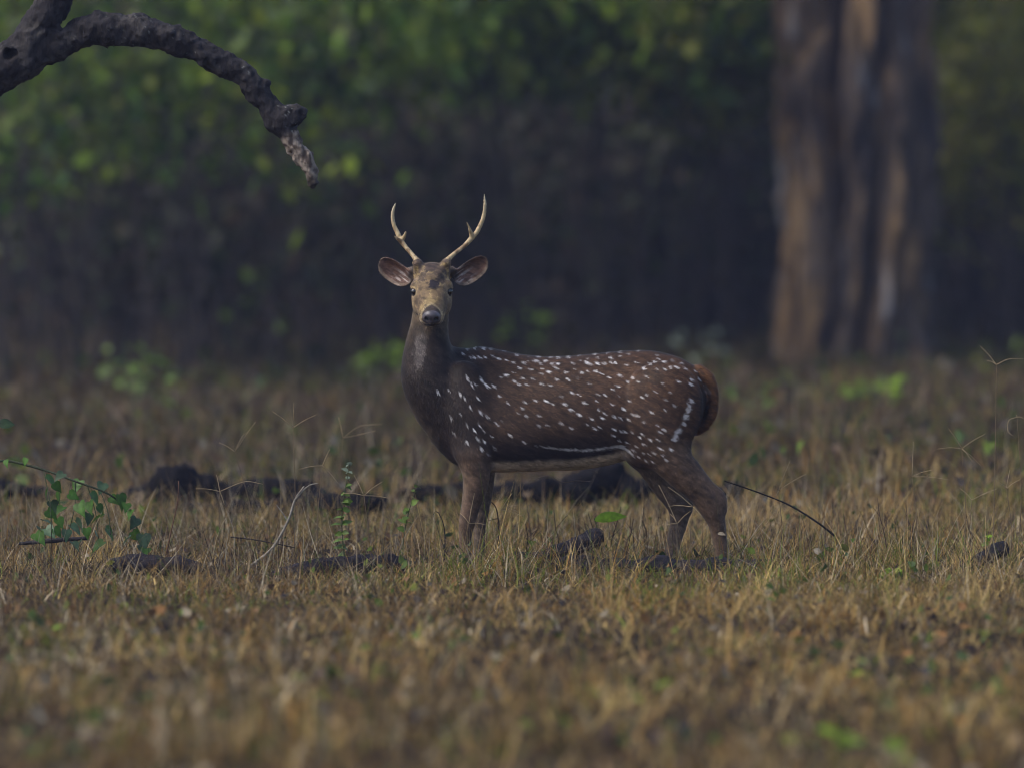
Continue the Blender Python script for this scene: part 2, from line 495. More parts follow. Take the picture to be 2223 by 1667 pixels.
# tail
chain('tail', [(1515, 808, 0, .030), (1536, 826, 0, .028), (1545, 858, 0, .024), (1542, 892, 0, .024), (1530, 920, 0, .020), (1512, 942, 0, .008)], .008, (1, .75, 1))

# head in its own frame: u to the right of the picture, v up, s towards the nose
HO = D(938.5, 612, -.115); TH = R(38)
HU, HV, HS = np.array((1., 0, 0)), np.array((0, -math.sin(TH), math.cos(TH))), np.array((0, -math.cos(TH), -math.sin(TH)))
def H(u, v, s): return HO + HU * u + HV * v + HS * s
HSEC = np.array([   # s, centre v, half width, half height
    (-.085, -.005, .030, .032), (-.07, -.004, .050, .048), (-.03, 0, .066, .060), (.0, .0, .071, .063), (.035, -.002, .0745, .062),
    (.06, -.006, .0735, .060), (.09, -.012, .067, .056), (.12, -.017, .059, .0505), (.15, -.021, .0515, .046), (.175, -.0235, .046, .042),
    (.192, -.025, .040, .036), (.203, -.026, .028, .025), (.206, -.026, .012, .012)])
def _head(x, y, z):
    p = (x - HO[0], y - HO[1], z - HO[2])
    u, v, s = [A[0] * p[0] + A[1] * p[1] + A[2] * p[2] for A in (HU, HV, HS)]
    sc_ = np.clip(s, HSEC[0, 0], HSEC[-1, 0])
    c, w, h = [np.interp(sc_, HSEC[:, 0], HSEC[:, i]) for i in (1, 2, 3)]
    t_ = np.clip((v - c) / h, -1.2, 1.2)
    wz = w * (1 - 0.10 * t_ - 0.08 * t_ * t_)
    q = (np.abs(u / wz) ** 2.35 + np.abs((v - c) / h) ** 2.35) ** (1 / 2.35)
    return (q - 1) * np.minimum(w, h) + np.abs(s - sc_)
parts.append(('head', (_head, HO - .23, HO + .17), .02))
for s in (-1, 1):
    parts.append(('head', ellipsoid(H(s * .060, .010, .040), (.022, .022, .026)), .012))        # brow / orbit
    parts.append(('head', ellipsoid(H(s * .047, -.052, .062), (.029, .040, .06), [HU, HV, HS]), .022))   # cheek
    parts.append(('head', ellipsoid(H(s * .026, -.047, .158), (.018, .018, .028), [HU, HV, HS]), .012))     # lip
    parts.append(('head', cone(H(s * .047, .045, -.024), H(s * .0555, .074, -.026), .024, .019), .02))     # pedicle
parts.append(('head', ellipsoid(H(0, .052, .000), (.040, .022, .05), [HU, HV, HS]), .02))
parts.append(('head', ellipsoid(H(0, -.062, .140), (.026, .018, .045), [HU, HV, HS]), .014))     # chin
# nose pad
NOSE = ellipsoid(H(0, -.013, .196), (.0315, .0255, .017), [HU, HV, HS])
parts.append(('nose', NOSE, .006))
# ears: cupped shells open to the viewer
EARS = []
for s, tip, base in ((-1, (824, 560), (896, 606)), (1, (1058, 556), (985, 605))):
    b_, t_ = D(base[0], base[1], -.085), D(tip[0], tip[1], -.075)
    c_ = (b_ + t_) / 2 + np.array((s * -.002, 0, -.006))
    a0 = (t_ - b_); L = np.linalg.norm(a0); a0 /= L
    face = np.array((s * .25, -1, .05)); face -= a0 * (face @ a0); face /= np.linalg.norm(face)
    a1 = np.cross(face, a0)
    EARS.append((c_, a0, a1, face, L, s))
def ear_fn(c_, a0, a1, face, L, s):
    def f(x, y, z):
        p = (x - c_[0], y - c_[1], z - c_[2])
        l, m_, n_ = [A[0] * p[0] + A[1] * p[1] + A[2] * p[2] for A in (a0, a1, face)]
        tq = np.clip(l / (L / 2), -1.2, 1.2)
        sg = 1 if a1[2] > 0 else -1
        m2 = m_ * sg
        W = .0445 * (1 - .02 * tq) * np.where(m2 < 0, 1.16, .70)
        q = np.sqrt((l / (L / 2 * .97)) ** 2 + (m2 / W) ** 2)
        q4 = (np.abs(l / (L / 2 * .97)) ** 2.5 + np.abs(m2 / W) ** 2.3) ** (1 / 2.4)
        depth = -.030 * (1 - np.clip(q, 0, 1) ** 2) - .004 * tq       # bowl, opening towards face
        th = .0042 + .004 * np.clip(-tq, 0, 1)
        sheet = (np.abs(n_ - depth) - th) * 0.7
        rim = (q4 - 1) * .040
        return np.maximum(sheet, rim)
    return f, c_ - L * .75, c_ + L * .75
for e in EARS: parts.append(('ear', ear_fn(*e), .010))
for s in (-1, 1):
    parts.append(('ear', cone(H(s * .056, .010, -.045), H(s * .076, .018, -.048), .024, .017), .014))
cuts = []
for s in (-1, 1):
    cuts.append((ellipsoid(H(s * .0175, -.012, .208), (.0075, .0075, .014), [HU, HV, HS]), .004))
    cuts.append((ellipsoid(H(s * .0735, .004, .072), (.0115, .0105, .0115)), .006))
cuts.append((cone(H(-.034, -.047, .190), H(0, -.044, .206), .0028, .0028), .004))
cuts.append((cone(H(.034, -.047, .190), H(0, -.044, .206), .0028, .0028), .004))

def axis(lo, hi, f0, f1, fine, coarse):
    a = np.arange(lo, f0, coarse); b = np.arange(f0, f1, fine); c = np.arange(f1, hi + coarse, coarse)
    return np.concatenate([a, b, c])
fld = Field(axis(-.55, .87, -.55, -.085, .0027, .0044), axis(-.36, .215, -.36, -.02, .0028, .005), axis(-.004, 1.24, .94, 1.24, .0027, .0044))
for grp, prim, k in parts: fld.add(prim, k)
for prim, k in cuts: fld.add(prim, k, cut=True)
dV, dQ = fld.mesh(smooth=3)
del fld
dN = normals(dV, dQ)

# ---- coat colour (hair pattern, with some throat sheen and tail shade painted in)
def group_dist(P, names):
    d = np.full(len(P), 9.0)
    for grp, prim, k in parts:
        if grp in names: d = np.minimum(d, at_pts(prim, P))
    return d
SP2 = """955,320 1048,315 1125,300 1150,310 1240,315 1390,335 1545,385 1690,410 1805,412 1950,415 2045,422 2160,415 905,370 1005,410 1050,410 1110,410
1180,415 1265,395 1330,428 1425,450 1500,472 1635,475 1690,458 1750,458 1785,455 1890,458 1840,490 1970,487 2035,485 1585,535 1710,555 1845,545 1930,577
2018,538 1510,587 1842,600 2130,588 965,645 1130,668 1355,645 1420,620 1525,690 1620,655 1735,655 2020,662 2155,665 1020,730 1055,720 1195,740
1270,740 1575,728 1665,728 1850,722 1945,735 610,810 742,795 880,830 935,885 1095,890 1345,865 1440,945 1770,915 1645,930 1900,915 2080,865
2190,820 1615,1005 1980,955 2120,955 2195,1020 1000,990 1115,1050 1200,1110 765,1115 880,1075 960,1195 1105,1205 1155,1265 1045,1265 1310,1190
1375,1165 1570,1065 1665,1095 1810,1095 2075,1180 1810,1210 1915,1200 805,1310 965,1415 1245,1340 1085,1365 1160,1400 1470,1325
1125,1485 1285,1490 1210,1560 1640,1415"""
SP3 = """55,202 170,193 305,178 485,158 650,143 795,130 1015,120 1240,165 1415,222 1530,262 1575,317 1705,360 1740,440 1650,445 45,265 25,315
230,260 315,230 408,213 520,203 690,205 790,178 893,150 395,255 440,270 520,260 600,263 685,248 740,250 865,280 988,248 1250,205 1210,242 1150,265
1320,240 1080,320 1235,322 1320,320 1395,303 1465,300 140,368 250,325 330,365 412,350 500,352 565,378 655,420 790,398 1108,408 160,442 285,428
30,445 425,495 885,475 950,430 1005,468 755,520 1300,485 1490,468 1635,500 700,562 90,645 215,600 300,622 360,718 125,735 205,805 305,860
525,620 512,700 615,628 540,805 600,840 695,738 785,640 900,702 1060,655 1110,622 1208,585 1385,592 1335,682 1435,755 835,795 1160,830 1335,805
85,965 212,1025 395,980 450,910 545,1010 480,1020 575,905 728,887 800,900 890,918 950,860 1000,870 1080,945 725,1035 800,1065 850,1065 935,1070
710,1110 1025,1130 1150,1155 1245,1155 1235,985 1310,1030 1265,1060 1055,1090 785,1175 875,1200 1080,1210 985,1240 1275,1260 1400,1270 955,1285
1070,1320 1130,1330 1200,1315 1305,1340 1020,1370 1340,1400 1100,1410 1180,1420"""
def _sp(txt, ox, oy): return [(ox + float(a.split(',')[0]) / 5.53, oy + float(a.split(',')[1]) / 5.53) for a in txt.split()]
SPOTS = np.array(_sp(SP2, 840, 700) + _sp(SP3, 1200, 740))
_r2 = np.random.default_rng(3)
SP_SIZE = _r2.uniform(1.8, 3.3, len(SPOTS))
SP_AMT = np.clip(_r2.normal(.76, .24, len(SPOTS)), .2, 1.0)
LINES = [  # pixel polylines of white hair: points, half width, strength
    ([(1163, 962), (1185, 966), (1211, 970), (1240, 971)], 2.2, .32), ([(1243, 970), (1262, 973), (1290, 971), (1318, 967), (1340, 964), (1352, 967), (1364, 976), (1374, 985)], 2.6, .45),
    ([(1218, 970), (1249, 972)], 2.2, .5),
    ([(1496, 866), (1489, 889), (1481, 914)], 3.9, .62), ([(1473, 927), (1466, 938), (1459, 949)], 4.2, .62),
    ([(1529, 834), (1535, 850)], 3, .4)]
def spot_amount(P, Nn):
    px = P[:, 0] * 560 + 1111.5; py = 1228 - P[:, 2] * 560
    out = np.zeros(len(P))
    side = P[:, 1] < 0.05
    fx = P[:, 0] * .80 - P[:, 2] * .6; fz = P[:, 0] * .6 + P[:, 2] * .80
    wob = (vnoise(P, 260, 9) - .5) * 2.0 + (vnoise(np.stack([fx * 70, P[:, 1] * 60, fz * 420], -1), 1, 19) - .5) * 3.0
    for (sx, sy), sz, am in zip(SPOTS, SP_SIZE, SP_AMT):
        m_ = np.flatnonzero((np.abs(px - sx) < 14) & (np.abs(py - sy) < 14))
        if not len(m_): continue
        # hair lies back and down: spots are stretched along it; steeper on shoulder and chest
        ang = R(30) if sx > 1080 or sy < 800 else R(58)
        if sy < 772 and 1180 < sx < 1420: ang = R(2)
        dx, dy = px[m_] - sx, py[m_] - sy
        a = dx * math.cos(ang) + dy * math.sin(ang); b = -dx * math.sin(ang) + dy * math.cos(ang)
        st = 1.6 if sx > 1080 else 2.1
        if sy < 785: sz = sz * .82
        rr = np.sqrt((a / st) ** 2 + b ** 2 * 1.15) + wob[m_]
        out[m_] = np.maximum(out[m_], am * (1 - sstep(sz * .25, sz * 1.25, rr)))
    for pts, hw, am in LINES:
        pts = np.array(pts, float)
        for a, b in zip(pts[:-1], pts[1:]):
            ba = b - a
            t_ = np.clip(((px - a[0]) * ba[0] + (py - a[1]) * ba[1]) / (ba @ ba), 0, 1)
            d = np.hypot(px - a[0] - t_ * ba[0], py - a[1] - t_ * ba[1]) + wob * 1.6 + (vnoise(P, 70, 10) - .5) * hw * 2.2
            out = np.maximum(out, am * (1 - sstep(hw * .5, hw * 1.15, d)))
    return out
def lerp(a, b, w): return a * (1 - w[:, None]) + np.asarray(b) * w[:, None]
def coat(P, Nn):
    px = P[:, 0] * 560 + 1111.5; py = 1228 - P[:, 2] * 560
    n1 = fbm(P, 9, 1); n2 = fbm(P, 40, 2); n3 = fbm(P, 110, 12)
    C = np.tile(np.array((.135, .075, .042)), (len(P), 1))
    C = lerp(C, (.085, .055, .038), sstep(840, 960, py + (n1 - .5) * 60) * .8)             # lower side greyer
    C = lerp(C, (.050, .038, .034), (1 - sstep(985, 1120, px + (n1 - .5) * 80)) * .9)     # neck and shoulder darker
    C = lerp(C, (.165, .080, .034), sstep(1330, 1520, px) * .38)                           # rump redder
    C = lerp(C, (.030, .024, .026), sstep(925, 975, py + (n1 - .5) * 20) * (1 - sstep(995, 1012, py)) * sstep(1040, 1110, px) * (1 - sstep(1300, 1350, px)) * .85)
    # dark line along the spine
    top = np.interp(px, TS[:, 0], TS[:, 1])
    sp_ = (1 - sstep(.010, .040, np.abs(P[:, 1]) + (n2 - .5) * .02)) * (1 - sstep(8, 26, py - top)) * sstep(985, 1010, px) * (1 - sstep(1500, 1530, px))
    C = lerp(C, (.030, .023, .022), sp_ * .9)
    # pale belly
    bot = np.interp(px, TS[:, 0], TS[:, 2])
    be = sstep(-32, -20, py - bot + (n2 - .5) * 6) * sstep(1045, 1085, px) * (1 - sstep(1330, 1375, px)) 
    dl = group_dist(P, ('leg',)); dt = group_dist(P, ('torso', 'neck'))
    lg = sstep(-.015, .03, dt - dl)
    be = be * (1 - lg) 
    C = lerp(C, (.95, .82, .66), be * .9)
    # legs: tan brown, paler inside and on the front edge
    C = lerp(C, (.215, .145, .098), lg * .9)
    inner = lg * sstep(.2, .8, np.where(P[:, 1] < 0, Nn[:, 1], -Nn[:, 1]))
    C = lerp(C, (.30, .245, .20), inner * .7)
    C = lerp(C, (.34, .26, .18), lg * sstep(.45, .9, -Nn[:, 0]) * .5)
    # brisket / throat front edge paler
    br = sstep(860, 900, py) * (1 - sstep(1000, 1030, py)) * (1 - sstep(935, 985, px)) * sstep(.55, .95, -Nn[:, 0])
    C = lerp(C, (.22, .17, .12), br * .6)
    ne = (1 - sstep(830, 900, py)) * (1 - sstep(950, 1010, px))
    C = lerp(C, (.060, .047, .042), ne * .7)
    C = lerp(C, (.20, .15, .09), ne * sstep(.6, .95, np.abs(Nn[:, 0])) * (1 - sstep(700, 800, py)) * .7)
    C = lerp(C, (.22, .165, .10), (1 - sstep(690, 735, py + (n2 - .5) * 40)) * (px < 1000) * .8)
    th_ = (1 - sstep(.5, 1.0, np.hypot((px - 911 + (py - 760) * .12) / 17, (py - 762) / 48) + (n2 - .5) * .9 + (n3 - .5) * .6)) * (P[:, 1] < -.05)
    C = lerp(C, (.34, .31, .30), th_ * .6)  # pale throat hair, with the sheen of the neck painted in
    # tail and rump
    dtl = group_dist(P, ('tail',))
    tl = sstep(-.004, .006, dt - dtl)
    C = lerp(C, (.28, .13, .045), tl * .9)
    C = lerp(C, (.03, .022, .02), tl * sstep(.1, .7, -Nn[:, 0]) * .9)  # inner side of tail: dark hair and painted shadow
    C = lerp(C, (.035, .024, .02), (1 - tl) * sstep(.35, .8, Nn[:, 0]) * sstep(1500, 1522, px) * sstep(835, 860, py) * (1 - sstep(945, 965, py)) * .9)  # shadow of the gap before the tail, painted on the rump edge
    # head
    dh = group_dist(P, ('head', 'nose', 'ear')); hd = sstep(-.012, .012, np.minimum(dt, 9) - dh) * (P[:, 2] > .9)
    q = P - HO
    u, v, s = q @ HU, q @ HV, q @ HS
    F_ = np.tile(np.array((.33, .245, .125)), (len(P), 1))
    F_ = lerp(F_, (.165, .115, .070), sstep(.44, .58, n2) * .85)
    F_ = lerp(F_, (.12, .085, .06), sstep(.56, .68, fbm(P, 75, 21)) * .7)
    F_ = lerp(F_, (.13, .095, .07), sstep(.035, .05, np.abs(u)) * (1 - sstep(.02, .07, np.abs(s - .10))) * sstep(.4, .6, n3) * .7)
    F_ = lerp(F_, (.11, .080, .066), (1 - sstep(.025, .07, s + (n2 - .5) * .06)) * sstep(.36, .52, n3 * .6 + n2 * .4) * .95)
    def blot(uu, vv_s, ru, rs, c, am):
        nonlocal F_
        d = np.sqrt(((np.abs(u) if uu > 0 else u - uu) - (uu if uu > 0 else 0)) ** 2 / ru ** 2 + (s - vv_s) ** 2 / rs ** 2) + (n2 - .5) * 2.0 + (n3 - .5) * 1.8
        F_ = lerp(F_, c, (1 - sstep(.6, 1.15, d)) * am * (v > -.02))
    blot(0, -.006, .022, .024, (.055, .040, .038), .95)       # dark crown tuft
    blot(0, .072, .031, .021, (.022, .019, .026), 1.0)       # dark bridge below forehead
    blot(.036, .040, .015, .020, (.050, .037, .036), .85)     # chevron on the brow
    blot(.040, -.045, .016, .02, (.085, .06, .045), .6)      # inner pedicle
    blot(.050, .115, .016, .016, (.085, .060, .045), .75)
    blot(.030, .100, .012, .020, (.12, .085, .06), .6)
    # eye rim
    for sd in (-1, 1):
        e = H(sd * .0735, .004, .066)
        d = np.linalg.norm((P - e) * np.array((1, .6, 1.15)), axis=1)
        F_ = lerp(F_, (.34, .26, .16), (1 - sstep(.018, .030, d)) * .5)
        F_ = lerp(F_, (.025, .02, .02), 1 - sstep(.0145, .0215, d))
    # muzzle: dark arch above the nose pad, pale lips and chin
    arch = (1 - sstep(.82, 1.0, np.sqrt((u / .040) ** 2 + ((v + .010) / .060) ** 2))) * sstep(.158, .166, s - np.abs(u) * .55 + (n2 - .5) * .006)
    edge = (1 - sstep(.98, 1.25, np.sqrt((u / .046) ** 2 + ((v + .010) / .070) ** 2))) * sstep(.148, .158, s - np.abs(u) * .55)
    F_ = lerp(F_, (.42, .34, .22), edge * .7)
    F_ = lerp(F_, (.045, .034, .036), arch * .95)
    lip = sstep(.135, .165, s) * sstep(.025, .04, -v)
    F_ = lerp(F_, (.34, .28, .22), lip * .8)
    F_ = lerp(F_, (.055, .040, .035), sstep(.185, .195, s) * sstep(.036, .044, -v) * (1 - sstep(.056, .066, -v)))
    dn = at_pts(NOSE, P)
    F_ = lerp(F_, (.085, .078, .100), 1 - sstep(.002, .006, dn))
    for sd in (-1, 1):
        F_ = lerp(F_, (.008, .007, .008), 1 - sstep(.0075, .0105, np.linalg.norm(P - H(sd * .0175, -.012, .207), axis=1)))
    # ears
    de = group_dist(P, ('ear',)); dhh = group_dist(P, ('head',))
    er = sstep(.0, .008, dhh - de)
    E_ = np.tile(np.array((.10, .075, .055)), (len(P), 1))
    for c_, a0, a1, face, L, sd in EARS:
        mk = (np.sign(P[:, 0] - HO[0]) == sd)
        inn = sstep(.15, .5, Nn @ face) * mk
        l = (P - c_) @ a0 / (L / 2)
        pale = vnoise(np.stack([((P - c_) @ a1) * 220 , l * 3, l * 0], -1), 1, 4)
        ei = lerp(np.tile(np.array((.135, .078, .062)), (len(P), 1)), (.36, .31, .31), sstep(.30, .7, pale) * (1 - sstep(-.35, .45, l)) )
        ei = lerp(ei, (.15, .08, .055), (1 - sstep(.25, .55, np.abs(l - .25))) * .5)
        qr = np.sqrt(l ** 2 + (((P - c_) @ a1) / .043) ** 2)
        ei = lerp(ei, (.17, .13, .10), sstep(.86, 1.0, qr) * .8)
        up_ = ((P - c_) @ a1) * (1 if a1[2] > 0 else -1)
        ei = lerp(ei, (.025, .02, .02), (1 - sstep(-.75, -.45, l)) * sstep(-.012, .006, up_) * .9)
        E_ = E_ * (1 - inn[:, None]) + ei * inn[:, None]
    F_ = F_ * (1 - er[:, None]) + E_ * er[:, None]
    C = C * (1 - hd[:, None]) + F_ * hd[:, None]
    fx = P[:, 0] * .87 - P[:, 2] * .5; fz = P[:, 0] * .5 + P[:, 2] * .87
    st_ = fbm(np.stack([fx * 30, P[:, 1] * 70, fz * 95], -1), 1, 14, 2)
    C = C * (np.array((.50, .47, .46)) + hd[:, None] * np.array((.56, .56, .50))) * (.30 + 1.4 * st_)[:, None] * (.62 + .76 * n1)[:, None]
    # spots
    sa = spot_amount(P, Nn) * (1 - hd) * (1 - tl * .7)
    C = lerp(C, (.86, .84, .86), sa)
    dhf = group_dist(P, ('hoof',))
    C = lerp(C, (.03, .027, .025), sstep(.0, .004, dl - dhf))
    wh = (np.abs(px - 1565) < 9) * (np.abs(py - 1150) < 12) * (P[:, 1] < 0)
    return C
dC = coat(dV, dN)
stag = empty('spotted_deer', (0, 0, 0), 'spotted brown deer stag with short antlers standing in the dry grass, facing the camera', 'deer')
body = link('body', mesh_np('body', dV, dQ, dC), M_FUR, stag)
# nose skin is glossier than hair
body.data.materials.append(M_NOSE)
fc = dV[dQ].mean(1)
mi = (at_pts(NOSE, fc) < .003).astype(np.int32)
body.data.polygons.foreach_set('material_index', mi)

# ---- short hair lying along the body
tri = np.concatenate([dQ[:, [0, 1, 2]], dQ[:, [0, 2, 3]]])
ar = np.linalg.norm(np.cross(dV[tri[:, 1]] - dV[tri[:, 0]], dV[tri[:, 2]] - dV[tri[:, 0]]), axis=1)
cen = dV[tri].mean(1)
wgt = ar * np.where(dN[tri[:, 0], 1] > .55, .25, 1.0) * np.where(at_pts(NOSE, cen) < .004, 0, 1)
NH = 150000
pick = rng.choice(len(tri), NH, p=wgt / wgt.sum())
a_, b_ = rng.random(NH), rng.random(NH)
fl = a_ + b_ > 1; a_[fl], b_[fl] = 1 - a_[fl], 1 - b_[fl]
T3 = dV[tri[pick]]
HP = T3[:, 0] + (T3[:, 1] - T3[:, 0]) * a_[:, None] + (T3[:, 2] - T3[:, 0]) * b_[:, None]
HNn = dN[tri[pick, 0]]
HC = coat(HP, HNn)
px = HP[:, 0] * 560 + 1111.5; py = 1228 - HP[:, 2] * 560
fd = np.tile(np.array((1.0, 0, -.50)), (NH, 1))
sh = (1 - sstep(1000, 1090, px)); fd = lerp(fd, (.35, .1, -1.0), sh)
legm = sstep(985, 1030, py); fd = lerp(fd, (.12, 0, -1.0), legm)
ishead = (py < 706) & (px < 1070)
ql = HP - HO
fd[ishead] = -HS * .7 + (np.sign(ql[ishead] @ HU) * .6)[:, None] * HU
fd += rng.normal(0, .16, (NH, 3))
fd -= HNn * (fd * HNn).sum(1, keepdims=True)
fd /= np.linalg.norm(fd, axis=1, keepdims=True) + 1e-9
Ln = rng.uniform(.009, .017, NH)
Ln *= np.where(legm > .5, .6, 1)
Ln = np.where(ishead, Ln * .45, Ln)
Ln = np.where((px > 1505) & (py < 960), Ln * 1.25, Ln)
lift = rng.uniform(.10, .32, NH)[:, None]
side = np.cross(HNn, fd)
wd = rng.uniform(.0009, .0017, NH)[:, None]
base = HP - HNn * .0008
HVt = np.stack([base - side * wd, base + side * wd, base + (fd + HNn * lift) * Ln[:, None]], 1).reshape(-1, 3)
jit = np.exp(rng.normal(0, .38, NH))[:, None]
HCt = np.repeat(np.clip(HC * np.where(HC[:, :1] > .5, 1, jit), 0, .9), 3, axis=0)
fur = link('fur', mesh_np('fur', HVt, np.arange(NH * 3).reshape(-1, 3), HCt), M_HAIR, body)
tag(fur, kind='stuff')

# ---- eyes
def uv_ball(name, r, mat, parent, loc, sq=(1, 1, 1)):
    import bmesh
    bm = bmesh.new(); bmesh.ops.create_uvsphere(bm, u_segments=20, v_segments=14, radius=r)
    me = bpy.data.meshes.new(name); bm.to_mesh(me); bm.free()
    me.polygons.foreach_set('use_smooth', [True] * len(me.polygons))
    o = link(name, me, mat, parent); o.location = loc; o.scale = sq
    return o
for s in (-1, 1):
    uv_ball('eye', .0138, M_EYE, stag, H(s * .0672, .003, .0605))

# ---- antlers
def antler(beam, tines, depth):
    f_pts = []
    P = np.array([D(x, y, yy) for x, y, yy, r in beam]); rad = np.array([b[3] for b in beam])
    Pn = resample(P, 28); rn = np.interp(np.linspace(0, 1, 28), np.linspace(0, 1, len(rad)), rad)
    prims = [cone(Pn[i], Pn[i + 1], rn[i], rn[i + 1]) for i in range(27)]
    for tn in tines:
        Q = resample(np.array([D(x, y, yy) for x, y, yy, r in tn]), 8); rq = np.interp(np.linspace(0, 1, 8), np.linspace(0, 1, len(tn)), [b[3] for b in tn])
        prims += [cone(Q[i], Q[i + 1], rq[i], rq[i + 1]) for i in range(7)]
    lo = np.min([p_[1] for p_ in prims], 0) - .012; hi = np.max([p_[2] for p_ in prims], 0) + .012
    F = Field(*[np.arange(lo[i], hi[i], .0021) for i in range(3)])
    for p_ in prims: F.add(p_, .004)
    F.displace(lambda P: (fbm(P * np.array((1, 1, .35)), 190, 8) - .5) * .0022)
    V, Q = F.mesh(1)
    n = fbm(V * np.array((1, 1, .5)), 55, 6); zt = (V[:, 2] - V[:, 2].min()) / np.ptp(V[:, 2])
    C = np.tile(np.array((.50, .385, .215)), (len(V), 1))
    C = lerp(C, (.20, .12, .06), sstep(.46, .66, n) * (1 - sstep(.45, .8, zt)) * .9)
    C = lerp(C, (.62, .54, .38), sstep(.6, .95, zt) * .8)
    return V, Q, C
yb = HO[1] - .026
AL = antler([(907, 568, yb, .0135), (904, 562, yb + .004, .0095), (896, 552, yb + .016, .0075), (881, 535, yb + .035, .0076), (871.5, 522, yb + .05, .0095), (864, 506, yb + .06, .0085), (857, 491, yb + .066, .0072),
              (853, 472, yb + .066, .0064), (855, 455, yb + .058, .0050), (859.5, 442, yb + .048, .0018)],
             [[(873, 525, yb + .046, .008), (865, 519, yb + .036, .0050), (857.5, 512, yb + .022, .0016)], [(873, 521, yb + .05, .008), (879, 512, yb + .040, .0055), (882.5, 502, yb + .028, .0018)]], 0)
AR_ = antler([(970, 569, yb, .0135), (973, 563, yb + .004, .0095), (979, 557, yb + .014, .0078), (992, 546, yb + .028, .0074), (1009, 533, yb + .043, .0076), (1023, 518, yb + .055, .0090), (1035, 504, yb + .063, .0085), (1046, 482, yb + .068, .0074),
              (1051.5, 463, yb + .066, .0066), (1053, 441, yb + .056, .0050), (1051.5, 422, yb + .044, .0016)],
             [[(1025, 515, yb + .055, .0085), (1021, 500, yb + .044, .0052), (1014, 482, yb + .026, .0016)]], 0)
for V_, Q_, C_ in (AL, AR_):
    link('antler', mesh_np('antler', V_, Q_, C_), M_ANTLER, stag)
# ================================================================== dead overhanging branch (top left)
def B(px, py, r, y=0.0):
    return (*at(px, py, y), r * .95 / 560.0)
bl = [B(-420, 330, 66, .15), B(-250, 262, 62, .10), B(-110, 205, 56, .03), B(0, 150, 51), B(60, 118, 46), B(105, 99, 38), B(140, 91, 31), B(195, 68, 34), B(240, 65, 34), B(277, 66, 35), B(325, 72, 35), B(384, 90, 30), B(423, 106, 27),
      B(488, 141, 25), B(527, 165, 24), B(553, 196, 23), B(580, 226, 23), B(603, 258, 26), B(625, 291, 19), B(640, 317, 20), B(661, 343, 19), B(672, 364, 15.5), B(680, 390, 14), B(677, 402, 10)]
bl = resample(np.array(bl), 70)
prims = [(cone(a[:3], b[:3], a[3], b[3]), .012) for a, b in zip(bl[:-1], bl[1:])]
def limb(pts, k=.03, n=10):
    q = resample(np.array([B(*p_) for p_ in pts]), n)
    prims.extend((cone(a[:3], b[:3], a[3], b[3]), k) for a, b in zip(q[:-1], q[1:]))
limb([(52, 125, 44), (80, 72, 38), (100, 32, 35), (114, 6, 33), (128, -14, 31), (150, -60, 30, .05), (175, -130, 27, .1)])
limb([(600, 262, 26), (622, 256, 24), (640, 249, 22), (652, 246, 19)], .012, 6)
limb([(203, 52, 20), (210, 38, 14), (213, 27, 6)], .02, 4)
limb([(372, 78, 16), (381, 60, 7)], .01, 3)
limb([(566, 190, 10), (577, 180, 4)], .008, 3)
limb([(638, 235, 8), (645, 228, 3)], .006, 3)
F = Field(np.arange(-2.85, -.74, .0062), np.arange(-.16, .36, .0065), np.arange(1.40, 2.46, .0062))
for p_, k in prims: F.add(p_, k)
hole = at(21, 119, -.085)
F.add(ellipsoid(hole + np.array((0, .02, 0)), (.046, .03, .040)), .012)
F.add(ellipsoid(hole + np.array((0, -.012, 0)), (.030, .055, .024)), .008, cut=True)
ax_dir = np.array((.8, 1.0, .8))
F.displace(lambda P: (fbm(P, 16, 31) - .5) * .032 + (fbm(P, 60, 33) - .5) * .022)
V, Q = F.mesh(1); Nn = normals(V, Q)
n1, n2, n3 = fbm(V, 14, 41), fbm(V, 55, 42), fbm(V, 120, 43)
C = np.tile(np.array((.026, .023, .026)), (len(V), 1))
C = lerp(C, (.062, .056, .054), sstep(.45, .65, n1) * .8)
C = lerp(C, (.012, .011, .013), sstep(.5, .68, n2) * .7)
C = lerp(C, (.22, .23, .22), sstep(.72, .78, n3) * sstep(.52, .62, n1 + .1) * .8 * sstep(-2.0, -1.2, V[:, 0]))
tipw = sstep(.0, .03, (V[:, 0] - (at(618, 290)[0])) * .6 - (V[:, 2] - at(618, 290)[2]))
C = lerp(C, lerp(np.tile(np.array((.30, .25, .21)), (len(V), 1)), (.10, .075, .06), sstep(.42, .6, n2)), tipw)
C = lerp(C, (.03, .026, .024), tipw * sstep(.01, .04, at(672, 372)[2] - V[:, 2]) * .8)
C = lerp(C, (.015, .012, .012), (np.linalg.norm((V - hole) * np.array((1, .6, 1)), axis=1) < .034) * .8)
deadtree = empty('dead_tree', (-2.95, .35, 0), 'dead leafless tree whose bare crooked branch droops into the clearing', 'tree')
base = np.array((-2.95, .35, 0))
link('branch', mesh_np('branch', V - base, Q, C), M_BARK, deadtree)
mb = MB()
tp = resample(np.array([(-3.15, .5, -.1), (-3.12, .48, .5), (-3.02, .42, 1.1), (-2.85, .25, 1.62), (-2.9, .3, 2.4), (-3.1, .4, 3.4), (-3.05, .3, 4.3)]), 40)
tube(mb, tp, np.interp(np.linspace(0, 1, 40), [0, .1, .4, .6, 1], [.26, .19, .15, .11, .03]), 16, (.06, .054, .052), .12, 7, 3)
link('trunk', mb.mesh('trunk', base), M_BARK, deadtree)

